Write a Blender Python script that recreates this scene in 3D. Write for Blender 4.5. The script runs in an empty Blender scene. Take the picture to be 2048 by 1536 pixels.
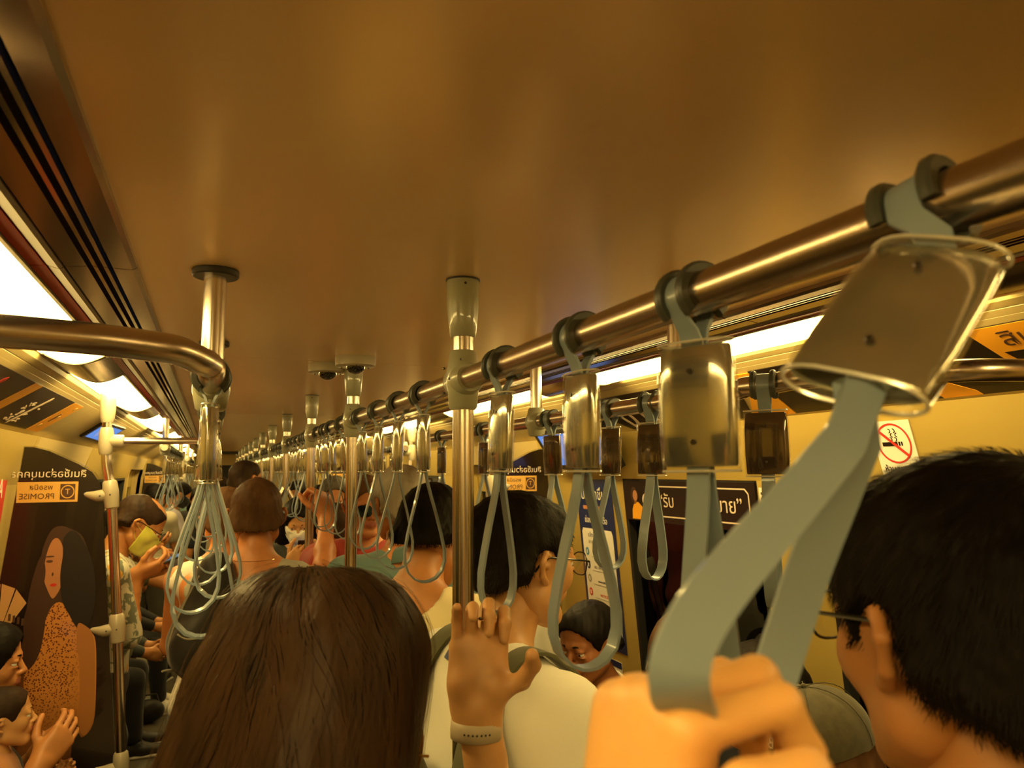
import bpy, bmesh, math, random
import numpy as np
from mathutils import Vector, Matrix, Euler
random.seed(7); RNG = np.random.RandomState(7)
SC = bpy.context.scene
COL = SC.collection
# ------------------------------------------------------------------ camera, world, exposure
def make_camera():
    cd = bpy.data.cameras.new('camera'); co = bpy.data.objects.new('camera', cd); COL.objects.link(co)
    cd.sensor_fit = 'HORIZONTAL'; cd.sensor_width = 36.0; cd.lens = 36.0*1480/2048
    ps, th, ro = map(math.radians, (22.0, 6.6, -.5))
    F = Vector((math.sin(ps)*math.cos(th), math.cos(ps)*math.cos(th), math.sin(th)))
    R0 = Vector((math.cos(ps), -math.sin(ps), 0)); U0 = R0.cross(F)
    R = R0*math.cos(ro)+U0*math.sin(ro); U = U0*math.cos(ro)-R0*math.sin(ro)
    M = Matrix((R, U, -F)).transposed().to_4x4(); M.translation = (0, 0, 1.75)
    co.matrix_world = M
    cd.clip_start = .02; cd.dof.use_dof = True; cd.dof.focus_distance = 1.5; cd.dof.aperture_fstop = 9.0
    SC.camera = co
make_camera()
W = bpy.data.worlds.new('night'); SC.world = W; W.use_nodes = True
W.node_tree.nodes['Background'].inputs[0].default_value = (.004, .005, .008, 1)
W.node_tree.nodes['Background'].inputs[1].default_value = 1.0
SC.view_settings.view_transform = 'Standard'; SC.view_settings.look = 'None'
SC.view_settings.gamma = 1.0; SC.view_settings.use_curve_mapping = False
SC.view_settings.exposure = 0.0
LIGHT_STRENGTH = 29.0
LIGHT_COL = (1.0, .70, .22)
SC.cycles.use_denoising = True
SC.cycles.max_bounces = 10; SC.cycles.diffuse_bounces = 5; SC.cycles.transparent_max_bounces = 16
SC.cycles.sample_clamp_indirect = 6.0

# ------------------------------------------------------------------ helpers
XC = .411                                   # centre line of the car
def srgb(r, g, b):
    f = lambda c: c/12.92 if c <= .04045 else ((c+.055)/1.055)**2.4
    return (f(r/255), f(g/255), f(b/255))
def mat(name, col=(.8, .8, .8), rough=.5, metal=0.0, coat=0.0, spec=.5, bump=None, mix=None, emit=None, sss=0, trans=0, aniso=0, sheen=0):
    m = bpy.data.materials.new(name); m.use_nodes = True
    nt = m.node_tree; b = nt.nodes['Principled BSDF']
    b.inputs['Base Color'].default_value = (*col, 1); b.inputs['Roughness'].default_value = rough
    b.inputs['Metallic'].default_value = metal; b.inputs['Coat Weight'].default_value = coat
    b.inputs['Specular IOR Level'].default_value = spec
    if sheen: b.inputs['Sheen Weight'].default_value = sheen
    if sss:
        b.inputs['Subsurface Weight'].default_value = sss; b.inputs['Subsurface Scale'].default_value = .006
        b.inputs['Subsurface Radius'].default_value = (1, .35, .2)
    if trans: b.inputs['Transmission Weight'].default_value = trans
    if aniso: b.inputs['Anisotropic'].default_value = aniso
    if emit:
        b.inputs['Emission Color'].default_value = (*emit[0], 1); b.inputs['Emission Strength'].default_value = emit[1]
    if mix:      # (colour2, scale, (sx,sy,sz), lo, hi, detail)
        c2, s, sv, lo, hi, det = mix
        tc = nt.nodes.new('ShaderNodeTexCoord'); mp = nt.nodes.new('ShaderNodeMapping'); mp.inputs['Scale'].default_value = sv
        n = nt.nodes.new('ShaderNodeTexNoise'); n.inputs['Scale'].default_value = s; n.inputs['Detail'].default_value = det
        r = nt.nodes.new('ShaderNodeMapRange'); r.inputs['From Min'].default_value = lo; r.inputs['From Max'].default_value = hi
        x = nt.nodes.new('ShaderNodeMix'); x.data_type = 'RGBA'
        x.inputs[6].default_value = (*col, 1); x.inputs[7].default_value = (*c2, 1)
        L = nt.links.new
        L(tc.outputs['Object'], mp.inputs[0]); L(mp.outputs[0], n.inputs['Vector']); L(n.outputs['Fac'], r.inputs[0]); L(r.outputs[0], x.inputs[0]); L(x.outputs[2], b.inputs['Base Color'])
    if bump:     # (scale, (sx,sy,sz), strength, distance)
        s, sv, st, di = bump
        tc = nt.nodes.new('ShaderNodeTexCoord'); mp = nt.nodes.new('ShaderNodeMapping'); mp.inputs['Scale'].default_value = sv
        n = nt.nodes.new('ShaderNodeTexNoise'); n.inputs['Scale'].default_value = s; n.inputs['Detail'].default_value = 3
        bm_ = nt.nodes.new('ShaderNodeBump'); bm_.inputs['Strength'].default_value = st; bm_.inputs['Distance'].default_value = di
        L = nt.links.new
        L(tc.outputs['Object'], mp.inputs[0]); L(mp.outputs[0], n.inputs['Vector']); L(n.outputs['Fac'], bm_.inputs['Height']); L(bm_.outputs[0], b.inputs['Normal'])
    return m
def tag(o, label=None, cat=None, group=None, kind=None):
    if label: o['label'] = label
    if cat: o['category'] = cat
    if group: o['group'] = group
    if kind: o['kind'] = kind
    return o
def empty(name, loc=(0, 0, 0), rot=(0, 0, 0), **k):
    o = bpy.data.objects.new(name, None); COL.objects.link(o); o.location = loc; o.rotation_euler = rot; o.empty_display_size = .05
    return tag(o, **k)
def mesh_obj(name, verts, faces, m=None, parent=None, smooth=False, mats=None, fmat=None):
    me = bpy.data.meshes.new(name)
    if isinstance(verts, np.ndarray) and isinstance(faces, np.ndarray):
        n = faces.shape[1]
        me.vertices.add(len(verts)); me.vertices.foreach_set('co', verts.astype(np.float32).ravel())
        me.loops.add(faces.size); me.loops.foreach_set('vertex_index', faces.astype(np.int32).ravel())
        me.polygons.add(len(faces)); me.polygons.foreach_set('loop_start', np.arange(0, faces.size, n, dtype=np.int32))
        me.update(calc_edges=True)
    else:
        me.from_pydata([tuple(v) for v in verts], [], [tuple(f) for f in faces])
    if mats:
        for x in mats: me.materials.append(x)
        if fmat is not None: me.polygons.foreach_set('material_index', np.asarray(fmat, dtype=np.int32))
    elif m: me.materials.append(m)
    if smooth: me.polygons.foreach_set('use_smooth', np.ones(len(me.polygons), dtype=bool))
    me.update()
    o = bpy.data.objects.new(name, me); COL.objects.link(o)
    if parent: o.parent = parent
    return o
class MB:                                   # collects shapes into one mesh
    def __init__(s): s.v = []; s.f = []
    def add(s, v, f):
        n = len(s.v); s.v += [tuple(p) for p in v]; s.f += [tuple(i+n for i in q) for q in f]; return s
    def box(s, c, d, M=None):
        v = [Vector((c[0]+a*d[0]/2, c[1]+b*d[1]/2, c[2]+e*d[2]/2)) for a in (-1, 1) for b in (-1, 1) for e in (-1, 1)]
        if M is not None: v = [M @ p for p in v]
        return s.add(v, [(0, 1, 3, 2), (4, 6, 7, 5), (0, 4, 5, 1), (2, 3, 7, 6), (0, 2, 6, 4), (1, 5, 7, 3)])
    def tube(s, pts, r, n=16, caps=True):
        pts = [Vector(p) for p in pts]; rs = r if isinstance(r, (list, tuple)) else [r]*len(pts)
        T = [(pts[min(i+1, len(pts)-1)]-pts[max(i-1, 0)]).normalized() for i in range(len(pts))]
        up = Vector((0, 0, 1)) if abs(T[0].z) < .9 else Vector((1, 0, 0))
        A = T[0].cross(up).normalized(); v = []
        for i, p in enumerate(pts):
            A = (A-T[i]*A.dot(T[i])).normalized(); B = T[i].cross(A)
            v += [p+(A*math.cos(2*math.pi*k/n)+B*math.sin(2*math.pi*k/n))*rs[i] for k in range(n)]
        f = [(i*n+k, i*n+(k+1) % n, (i+1)*n+(k+1) % n, (i+1)*n+k) for i in range(len(pts)-1) for k in range(n)]
        if caps: f += [tuple(range(n))[::-1], tuple((len(pts)-1)*n+k for k in range(n))]
        return s.add(v, f)
    def lathe(s, prof, c=(0, 0, 0), n=24, M=None, sy=1.0):         # prof: (r,z)
        v = [Vector((c[0]+r*math.cos(2*math.pi*k/n), c[1]+sy*r*math.sin(2*math.pi*k/n), c[2]+z)) for r, z in prof for k in range(n)]
        if M is not None: v = [M @ p for p in v]
        f = [(i*n+k, i*n+(k+1) % n, (i+1)*n+(k+1) % n, (i+1)*n+k) for i in range(len(prof)-1) for k in range(n)]
        f += [tuple(range(n))[::-1], tuple((len(prof)-1)*n+k for k in range(n))]
        return s.add(v, f)
    def prism(s, pts, t, M=None):           # pts in xz-plane -> thickness t along y
        n = len(pts)
        v = [Vector((x, -t/2, z)) for x, z in pts]+[Vector((x, t/2, z)) for x, z in pts]
        if M is not None: v = [M @ p for p in v]
        return s.add(v, [tuple(range(n)), tuple(range(2*n-1, n-1, -1))]+[(i, i+n, (i+1) % n+n, (i+1) % n) for i in range(n)])
    def sphere(s, c, r, n=12, M=None):
        r = r if isinstance(r, (tuple, list)) else (r, r, r)
        v = []; f = []
        for i in range(1, n):
            a = math.pi*i/n
            v += [Vector((c[0]+r[0]*math.sin(a)*math.cos(2*math.pi*k/(2*n)), c[1]+r[1]*math.sin(a)*math.sin(2*math.pi*k/(2*n)), c[2]+r[2]*math.cos(a))) for k in range(2*n)]
        m = 2*n
        for i in range(n-2): f += [(i*m+k, (i+1)*m+k, (i+1)*m+(k+1) % m, i*m+(k+1) % m) for k in range(m)]
        v += [Vector((c[0], c[1], c[2]+r[2])), Vector((c[0], c[1], c[2]-r[2]))]
        f += [(len(v)-2, k, (k+1) % m) for k in range(m)]+[(len(v)-1, (n-2)*m+(k+1) % m, (n-2)*m+k) for k in range(m)]
        if M is not None: v = [M @ p for p in v]
        return s.add(v, f)
    def build(s, name, m=None, parent=None, smooth=False, bevel=0):
        o = mesh_obj(name, s.v, s.f, m, parent, smooth)
        bm = bmesh.new(); bm.from_mesh(o.data); bmesh.ops.recalc_face_normals(bm, faces=bm.faces)
        if bevel:
            es = [e for e in bm.edges if len(e.link_faces) == 2 and e.calc_face_angle() > .6]
            bmesh.ops.bevel(bm, geom=es, offset=bevel, segments=2, affect='EDGES', profile=.5, clamp_overlap=True)
        if smooth:
            for e in bm.edges:
                if len(e.link_faces) == 2 and e.calc_face_angle(0) > .7: e.smooth = False
            for f in bm.faces: f.smooth = True
        bm.to_mesh(o.data); bm.free()
        return o
def text(name, s, size, M, m, parent, extrude=.0004, align='CENTER'):
    c = bpy.data.curves.new(name, 'FONT'); c.body = s; c.size = size; c.extrude = extrude; c.align_x = align; c.align_y = 'CENTER'; c.resolution_u = 3
    o = bpy.data.objects.new(name, c); COL.objects.link(o)
    dg = bpy.context.evaluated_depsgraph_get(); me = bpy.data.meshes.new_from_object(o.evaluated_get(dg))
    bpy.data.objects.remove(o); bpy.data.curves.remove(c)
    me.name = name; me.materials.clear(); me.materials.append(m)
    me.transform(M)
    o = bpy.data.objects.new(name, me); COL.objects.link(o); o.parent = parent
    return o
def copy_tree(o, parent=None):
    c = o.copy(); COL.objects.link(c)
    if parent: c.parent = parent
    for ch in list(o.children): copy_tree(ch, c)
    return c
def frame_matrix(o, x, y):                  # local x,y axes in world, origin o
    x = Vector(x).normalized(); y = Vector(y); y = (y-x*y.dot(x)).normalized(); z = x.cross(y)
    M = Matrix((x, y, z)).transposed().to_4x4(); M.translation = o; return M
def mx(x): return 2*XC-x

# ------------------------------------------------------------------ materials of the car
M_ceil = mat('ceiling_paint', (.86, .62, .37), .27, .30, bump=(3, (1, 1, 1), .03, .01), spec=.5)
M_wall = mat('wall_panel', (.39, .285, .075), .35, coat=.2)
M_cream = mat('cream_trim', (.46, .36, .15), .38, coat=.1)
M_chrome = mat('polished_trim', (.30, .235, .18), .18, .9)
M_bead = mat('dull_bead', (.16, .12, .08), .4, .5)
M_dark = mat('dark_slot', (.008, .007, .006), .6)
M_red = mat('red_strip', (.24, .012, .004), .5, spec=.2)
M_steel = mat('brushed_steel', (.62, .54, .46), .24, 1.0, bump=(60, (1, 1, .02), .04, .001))
M_rail = mat('brushed_rail', (.52, .43, .36), .27, 1.0, bump=(60, (1, .02, 1), .05, .001))
M_plastic = mat('joint_plastic', (.34, .34, .24), .3, coat=.4)
M_white = mat('white_fitting', (.40, .36, .26), .35, coat=.3)
M_black = mat('black_plastic', (.012, .011, .010), .4)
M_screw = mat('screw', (.08, .07, .06), .3, .8)
M_rubber = mat('dark_collar', (.055, .06, .05), .38)
M_ribbon = mat('strap_ribbon', (.215, .275, .33), .36, coat=.25)
M_insert = mat('holder_insert', (.52, .50, .42), .17, .82, mix=((.40, .40, .33), 14, (1, 1, 1), .4, .65, 3))
M_insert_d = mat('holder_insert_dark_reflection', (.10, .07, .05), .16, .5)  # same mirror film, with the dark it reflects painted into the colour
M_floor = mat('floor', (.115, .10, .075), .33, mix=((.08, .07, .052), 9, (1, 1, 1), .35, .65, 6), bump=(120, (1, 1, 1), .05, .002))
M_night = mat('window_void', (.004, .004, .005), .5)
M_seal = mat('window_seal', (.01, .01, .01), .5)
M_seat = mat('seat_shell', (.30, .22, .12), .4)
def emis(name, col, st):
    m = bpy.data.materials.new(name); m.use_nodes = True; nt = m.node_tree; nt.nodes.clear()
    e = nt.nodes.new('ShaderNodeEmission'); u = nt.nodes.new('ShaderNodeOutputMaterial'); nt.links.new(e.outputs[0], u.inputs[0])
    e.inputs[0].default_value = (*col, 1); e.inputs[1].default_value = st
    return m, e
M_light, _e = emis('light_diffuser', LIGHT_COL, LIGHT_STRENGTH)
M_screen, _e2 = emis('screen_glow', (.16, .33, .85), .9)
def clear(name, tint=(1, 1, 1), refl=.12, rough=.02):
    m = bpy.data.materials.new(name); m.use_nodes = True; nt = m.node_tree; nt.nodes.clear()
    t = nt.nodes.new('ShaderNodeBsdfTransparent'); g = nt.nodes.new('ShaderNodeBsdfGlossy'); x = nt.nodes.new('ShaderNodeMixShader'); u = nt.nodes.new('ShaderNodeOutputMaterial')
    lw = nt.nodes.new('ShaderNodeLayerWeight'); lw.inputs[0].default_value = .5; fr = nt.nodes.new('ShaderNodeMath'); fr.operation = 'POWER'; fr.inputs[1].default_value = 4.0; nt.links.new(lw.outputs['Facing'], fr.inputs[0]); ad = nt.nodes.new('ShaderNodeMath'); ad.operation = 'MULTIPLY_ADD'; ad.inputs[1].default_value = .75; ad.inputs[2].default_value = refl*.45
    t.inputs[0].default_value = (*tint, 1); g.inputs['Roughness'].default_value = rough
    L = nt.links.new; L(fr.outputs[0], ad.inputs[0]); L(ad.outputs[0], x.inputs[0]); L(t.outputs[0], x.inputs[1]); L(g.outputs[0], x.inputs[2]); L(x.outputs[0], u.inputs[0])
    return m
M_clear = clear('clear_plastic', (.97, .96, .93), .15)
M_lens = clear('lens', (.96, .96, .94), .2)
M_pane = clear('tinted_window_glass', (.12, .12, .12), .1)
# ------------------------------------------------------------------ the car shell
Y0, Y1 = -2.6, 15.0
def wx(side, z):                            # inner face of the side wall at height z
    x = 1.46+.085*(1.75-z) if z < 1.75 else 1.46-(z-1.75)*.35
    return x if side > 0 else 2*XC-x
def slab(name, side, y0, y1, z0, z1, m, parent, t=.03, inset=0.0, bevel=0):
    mb = MB(); s = 1 if side > 0 else -1
    a, b = wx(side, z0)+s*inset, wx(side, z1)+s*inset
    v = [(a, y0, z0), (a, y1, z0), (b, y1, z1), (b, y0, z1), (a+s*t, y0, z0), (a+s*t, y1, z0), (b+s*t, y1, z1), (b+s*t, y0, z1)]
    mb.add(v, [(0, 1, 2, 3), (7, 6, 5, 4), (0, 4, 5, 1), (3, 2, 6, 7), (1, 5, 6, 2), (0, 3, 7, 4)])
    return mb.build(name, m, parent, bevel=bevel)
fl = tag(MB().box((XC, (Y0+Y1)/2, -.03), (3.0, Y1-Y0, .06)).build('floor', M_floor), kind='structure')
# ceiling: flat panels with a fine joint every 2.1 m
ce = tag(MB().box((XC, (Y0+Y1)/2, 2.075), (1.05, Y1-Y0, .02)).build('ceiling', M_dark), kind='structure')
y = Y0
for ye in (0.0, 2.105, 4.21, 6.31, 8.42, 10.5, 12.6, Y1):
    MB().box((XC, (y+ye)/2, 2.061), (1.052, ye-y-.004, .008)).build('ceiling_panel', M_ceil, ce)
    y = ye
# outer skins that close the car behind the panels
for s in (-1, 1):
    nm = 'wall_left' if s < 0 else 'wall_right'
    w = tag(empty(nm, (0, 0, 0)), kind='structure')
    wins = [(-1.9, -1.05), (-.75, .10), (.45, 1.5), (1.74, 2.5)] if s > 0 else [(-1.9, -1.0), (-.75, .35), (.6, 1.5), (1.75, 2.45)]
    bays = [4.75, 8.3]
    segs = []
    for b in bays: wins += [(b+.15, b+.95), (b+1.15, b+1.95)]
    zt, zb = 1.712, .93
    # upper and lower continuous panels in pieces, pillars between windows
    door_spans = [(3.2, 4.5), (6.9, 8.15), (10.6, 11.9)]
    cuts = [Y0, -.9, .28, 1.6, 3.15]
    for a, b in zip(cuts[:-1], cuts[1:]):
        slab('upper_panel', s, a+.002, b-.002, zt, 1.885, M_wall, w)
        slab('lower_panel', s, a+.002, b-.002, .0, zb, M_wall, w)
    pill = []
    yy = Y0
    for a, b in [q for q in wins if q[0] < 3.0]:
        pill.append((yy, a)); yy = b
    pill.append((yy, 3.15))
    for a, b in pill: slab('window_pillar', s, a, b, zb, zt, M_wall, w)
    wa = list(wins)
    y = 3.15
    for (a, b) in door_spans+[(Y1, Y1)]:
        if a > y+.05:
            slab('upper_panel', s, y, a, zt, 1.885, M_wall, w); slab('lower_panel', s, y, a, 0, zb, M_wall, w)
            ww = [q for q in wins if q[0] > y and q[1] < a]; yy = y
            for q in ww: slab('window_pillar', s, yy, q[0], zb, zt, M_wall, w); yy = q[1]
            slab('window_pillar', s, yy, a, zb, zt, M_wall, w)
        y = b
    # windows
    for i, (a, b) in enumerate(wa):
        if a > 13: continue
        win = tag(empty('window_%d' % (i+1+(0 if s < 0 else 20)), (0, 0, 0)), kind='structure')
        slab('window_pane', s, a+.012, b-.012, zb+.012, zt-.012, M_pane, win, t=.006, inset=.03)
        slab('night_backing', s, a-.05, b+.05, zb-.05, zt+.05, M_night, win, t=.01, inset=.16)  # night darkness painted as a black sheet beyond the pane
        mb = MB()
        for (p, q, r, t) in ((a, a+.018, zb, zt), (b-.018, b, zb, zt), (a, b, zb, zb+.018), (a, b, zt-.018, zt)):
            sg = 1 if s > 0 else -1; x0, x1 = wx(s, r)+sg*.001, wx(s, t)+sg*.001
            v = [(x0, p, r), (x0, q, r), (x1, q, t), (x1, p, t)]; v += [(X+sg*.05, Y, Z) for X, Y, Z in v]
            mb.add(v, [(0, 1, 2, 3), (7, 6, 5, 4), (0, 4, 5, 1), (3, 2, 6, 7), (1, 5, 6, 2), (0, 3, 7, 4)])
        mb.build('window_frame', M_seal, win)
    # doors: two leaves set back from the wall
    for i, (a, b) in enumerate(door_spans):
        d = tag(empty('door_%d' % (i+1+(0 if s < 0 else 3)), (0, 0, 0)), kind='structure')
        slab('door_header', s, a, b, 1.78, 1.885, M_cream, d, inset=0)
        mid = (a+b)/2
        for (p, q) in ((a, mid-.004), (mid+.004, b)):
            leaf = slab('door_leaf', s, p, p+.14, .0, 1.78, M_wall, d, inset=.07)
            slab('door_leaf', s, q-.14, q, .0, 1.78, M_wall, d, inset=.07)
            slab('door_leaf', s, p+.14, q-.14, .0, .75, M_wall, d, inset=.07)
            slab('door_leaf', s, p+.14, q-.14, 1.62, 1.78, M_wall, d, inset=.07)
            slab('door_glass', s, p+.14, q-.14, .75, 1.62, M_pane, d, t=.006, inset=.085)
        slab('night_backing', s, a-.05, b+.05, -.02, 1.9, M_night, d, t=.01, inset=.2)  # black sheet stands in for the unlit night behind the doors
        for p in (a-.012, b+.012): slab('door_jamb', s, p-.012, p+.012, 0, 1.78, M_cream, d, t=.10)
# end walls: one behind the camera, one at the far end with the gangway opening
def end_wall(name, y, m):
    r = tag(empty(name, (0, y, 0)), kind='structure')
    MB().box((XC, 0, 1.98), (2.1, .04, .20)).build('header_panel', m, r)
    for s in (-1, 1): MB().box((XC+s*.90, 0, .94), (.9, .04, 1.88)).build('side_panel', m, r)
    return r
e1 = end_wall('wall_front', 11.2+3.78, M_cream)
MB().box((XC, .03, .94), (.9, .02, 1.88)).build('gangway_door', M_dark, e1)
e2 = end_wall('wall_back', Y0+.02, M_cream)
MB().box((XC, -.03, .94), (.9, .02, 1.88)).build('gangway_door', M_wall, e2)
# a gangway frame part way down the train
gf = tag(empty('trim_9', (XC, 11.9, 0)), kind='structure')
MB().box((0, 0, 2.035), (1.30, .10, .045)).build('frame_header', M_dark, gf)
# ---- cove: louvres, red strip, lights, slanted advert panels
CUTS = [Y0, -.95, 1.19, 3.33, 5.47, 7.61, 9.75, 11.9, Y1]
LIGHTS = [(-2.4, -1.35), (-.9, .35), (.80, 2.08), (2.46, 3.62), (4.10, 5.30), (5.80, 7.0), (7.5, 8.7), (9.2, 10.4), (10.9, 12.1), (12.6, 13.8)]
def strip(name, prof, y0, y1, m, parent, s, closed=True, smooth=False):
    P = [(x if s < 0 else mx(x), z) for x, z in prof]; n = len(P)
    v = [(x, y0, z) for x, z in P]+[(x, y1, z) for x, z in P]
    f = [(i, (i+1) % n, (i+1) % n+n, i+n) for i in range(n if closed else n-1)]
    if closed: f += [tuple(range(n)), tuple(range(2*n-1, n-1, -1))]
    return MB().add(v, f).build(name, m, parent, smooth=smooth)
for s in (-1, 1):
    tr = tag(empty('trim_1' if s < 0 else 'trim_2', (0, 0, 0)), kind='structure')
    for a, b in zip(CUTS[:-1], CUTS[1:]):
        a += .0015; b -= .0015
        strip('edge_moulding', [(-.112, 2.058), (-.112, 2.050), (-.118, 2.046), (-.1435, 2.046), (-.1435, 2.058)], a, b, M_chrome, tr, s)
        strip('slot_backing', [(-.142, 2.074), (-.142, 2.070), (-.182, 2.070), (-.182, 2.074)], a, b, M_dark, tr, s)
        for x in (-.153, -.1665): strip('louvre_fin', [(x+.0028, 2.070), (x+.0028, 2.046), (x-.0028, 2.0465), (x-.0028, 2.070)], a, b, M_chrome, tr, s)
        strip('cove_panel', [(-.177, 2.074), (-.177, 2.046), (-.204, 2.043), (-.206, 2.074)], a, b, M_chrome, tr, s)
        strip('cove_bead', [(-.2065, 2.070), (-.2065, 2.041), (-.211, 2.0385), (-.2265, 2.043), (-.2265, 2.070)], a, b, M_bead, tr, s)
        strip('red_strip', [(-.228, 2.066), (-.228, 2.042), (-.2475, 2.041), (-.2475, 2.066)], a, b, M_red, tr, s)
        # outer beige panels stepping down to the adverts
        strip('outer_moulding', [(-.398, 2.060), (-.398, 2.036), (-.404, 2.026), (-.422, 2.018), (-.424, 2.060)], a, b, M_cream, tr, s)
        strip('outer_moulding', [(-.4245, 2.055), (-.4245, 2.0165), (-.440, 2.007), (-.452, 2.040)], a, b, M_cream, tr, s)
        strip('slanted_panel', [(-.4405, 2.030), (-.4405, 2.0065), (-.622, 1.886), (-.640, 1.910)], a, b, M_cream, tr, s)
    # polished reflector pieces between the lights
    ar = [(-.249-.149*t/8, 2.042-.026*math.sin(math.pi*t/8)) for t in range(9)]
    gaps = [(LIGHTS[i][1]+.006, LIGHTS[i+1][0]-.006) for i in range(len(LIGHTS)-1)]
    for a, b in gaps:
        strip('reflector_panel', ar+[(-.398, 2.062), (-.249, 2.062)], a, b, M_chrome, tr, s, smooth=True)
GL = 'ceiling lights along the cove'
def make_light(s, a, b):
    side = 'left' if s < 0 else 'right'
    L = empty('ceiling_light', ((-.323 if s < 0 else mx(-.323)), (a+b)/2, 2.04))
    h = (b-a)/2
    def loc(prof): return [((x+.323)*(1 if s < 0 else -1), z-2.04) for x, z in prof]
    def st(name, prof, y0, y1, m, smooth=False):
        P = loc(prof); n = len(P)
        v = [(x, y0, z) for x, z in P]+[(x, y1, z) for x, z in P]
        f = [(i, (i+1) % n, (i+1) % n+n, i+n) for i in range(n)]+[tuple(range(n)), tuple(range(2*n-1, n-1, -1))]
        return MB().add(v, f).build(name, m, L, smooth=smooth)
    arc = [(-.257-.133*t/10, 2.042-.024*math.sin(math.pi*t/10)) for t in range(11)]
    st('diffuser', arc+[(-.390, 2.052), (-.257, 2.052)], -h+.012, h-.012, M_light, True)
    for sg in (-1, 1):
        y0 = sg*(h-.006)
        st('end_cap', [(x, z-.003) for x, z in arc]+[(-.390, 2.056), (-.257, 2.056)], y0-.006, y0+.006, M_cream)
    for x in (-.2525, -.3945): st('side_rail', [(x+.003, 2.056), (x+.003, 2.038), (x-.003, 2.038), (x-.003, 2.056)], -h, h, M_white)
    return L
names = {2: 'nearest to the camera', 3: 'second', 4: 'third', 5: 'fourth'}
for s in (-1, 1):
    side = 'left' if s < 0 else 'right'
    for i, (a, b) in enumerate(LIGHTS):
        L = make_light(s, a, b)
        if i in names: tag(L, 'curved white light diffuser in %s ceiling cove, %s in the row' % (side, names[i]), 'light', GL)
        else: tag(L, 'curved white light diffuser in the %s ceiling cove, %s' % (side, 'behind the camera' if i < 2 else 'far down the car'), 'light', GL+(' %s, out of reach' % side if i < 2 else ' %s, far' % side))
# ---- benches along both walls
for s in (-1, 1):
    for j, (a, b) in enumerate(((-1.2, 2.92), (4.8, 6.8))):
        B = tag(empty('bench', (wx(s, .4), (a+b)/2, 0)), 'long moulded bench against %s wall, %s' % ('left' if s < 0 else 'right', 'near the camera' if j == 0 else 'beyond the doorway'), 'bench', None)
        h = (b-a)/2; sg = -s
        dp = .36 if j == 0 else .27
        MB().box((sg*(.01+dp/2), 0, .40), (dp, 2*h, .05)).build('seat', M_seat, B, bevel=.012)
        MB().box((sg*.025, 0, .66), (.03, 2*h, .46)).build('backrest', M_seat, B, bevel=.01)
        MB().box((sg*.10, 0, .19), (.14, 2*h-.1, .38)).build('base', M_dark, B)
# ------------------------------------------------------------------ poles, rails and fittings
RX, RZ, SX = .368, 1.893, .416            # central rail x, rail height, side rail offset from the centre
def tee_prof(h, r0, r1): return [(r0, -h), (r0*1.12, -h*.75), (r1, -h*.3), (r1, h*.3), (r0*1.12, h*.75), (r0, h)]
def central_pole(y, fork=False):
    p = empty('grab_pole', (RX, y, 0)); t = MB()
    if not fork: t.tube([(0, 0, .0), (0, 0, 2.05)], .017, 20)
    else: t.tube([(0, 0, 1.66), (0, 0, 2.05)], .017, 20)
    t.build('pole', M_steel, p, smooth=True)
    if fork:
        for sx in (-1, 1):
            q = MB().tube([(0, 0, 1.68), (sx*.008, 0, 1.655), (sx*.03, 0, 1.615), (sx*.045, 0, 1.57), (sx*.048, 0, 1.5), (sx*.048, 0, .75), (sx*.045, 0, .66), (0, 0, .56)], .014, 14)
            q.build('pole_branch', M_steel, p, smooth=True)
        MB().tube([(0, 0, 0), (0, 0, .58)], .017, 16).build('pole_foot', M_steel, p, smooth=True)
    else: MB().lathe([(.04, 0), (.04, .008), (.022, .02), (.018, .022)]).build('floor_flange', M_plastic, p, smooth=True)
    MB().lathe([(.0185, 1.962), (.0205, 1.964), (.0235, 1.985), (.026, 2.012), (.0265, 2.053), (.025, 2.0565)], n=28).build('ceiling_socket', M_plastic, p, smooth=True)
    MB().lathe([(.028, 2.0545), (.028, 2.0575)]).build('socket_gasket', M_black, p)
    j = MB().lathe([(.0190, -.048), (.0225, -.044), (.0245, -.020), (.0275, -.008), (.0275, .010), (.0245, .024), (.0215, .044), (.0195, .047)], (0, 0, RZ+.0), n=28)
    M = Matrix.Translation((0, 0, RZ)) @ Matrix.Rotation(math.pi/2, 4, 'X')
    j.lathe([(.0215, -.037), (.0235, -.034), (.0265, -.022), (.0265, .022), (.0235, .034), (.0215, .037)], n=28, M=M)
    jo = j.build('tee_joint', M_plastic, p, smooth=True)
    sc = MB()
    for dy, dz in ((-.012, 0), (.018, .02), (.018, -.02)): sc.sphere((-.0262, dy, RZ+dz), .0024, 5)
    sc.sphere((-.012, -.0255, RZ+.030), .002, 5); sc.sphere((-.004, -.0255, 2.046), .0024, 5)
    sc.build('joint_screw', M_screw, jo)
    return p
PY = [-1.0, .05-.95+.9-.0, 1.12, 2.126, 3.08, 4.15, 5.20, 6.2, 7.2, 8.2, 9.2, 10.2, 11.2, 12.4]
PY[1] = .02-.2
lab = {1.12: 'steel pole with grey ceiling socket beside the white-shirted man', 2.126: 'steel pole below the dome cameras, second down the central rail',
       3.08: 'steel pole with raised hand gripping it, third down the central rail', 4.15: 'forked steel pole splitting in two branches beside the cropped-hair man in grey'}
for y in PY:
    p = central_pole(y, fork=(y in (4.15, 6.2, 9.2)))
    if y in lab: tag(p, lab[y], 'pole')
    elif y < 1: tag(p, 'steel pole holding the central rail behind the camera', 'pole', 'central poles behind the camera')
    else: tag(p, 'small steel pole holding the central rail far down the car', 'pole', 'far central poles')
hr = MB().tube([(RX, -1.3, RZ), (RX, 13.2, RZ)], .0172, 28).build('central_handrail', M_rail, smooth=True)
tag(hr, 'long brushed steel overhead handrail crossing the picture from upper right', 'handrail')
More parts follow.
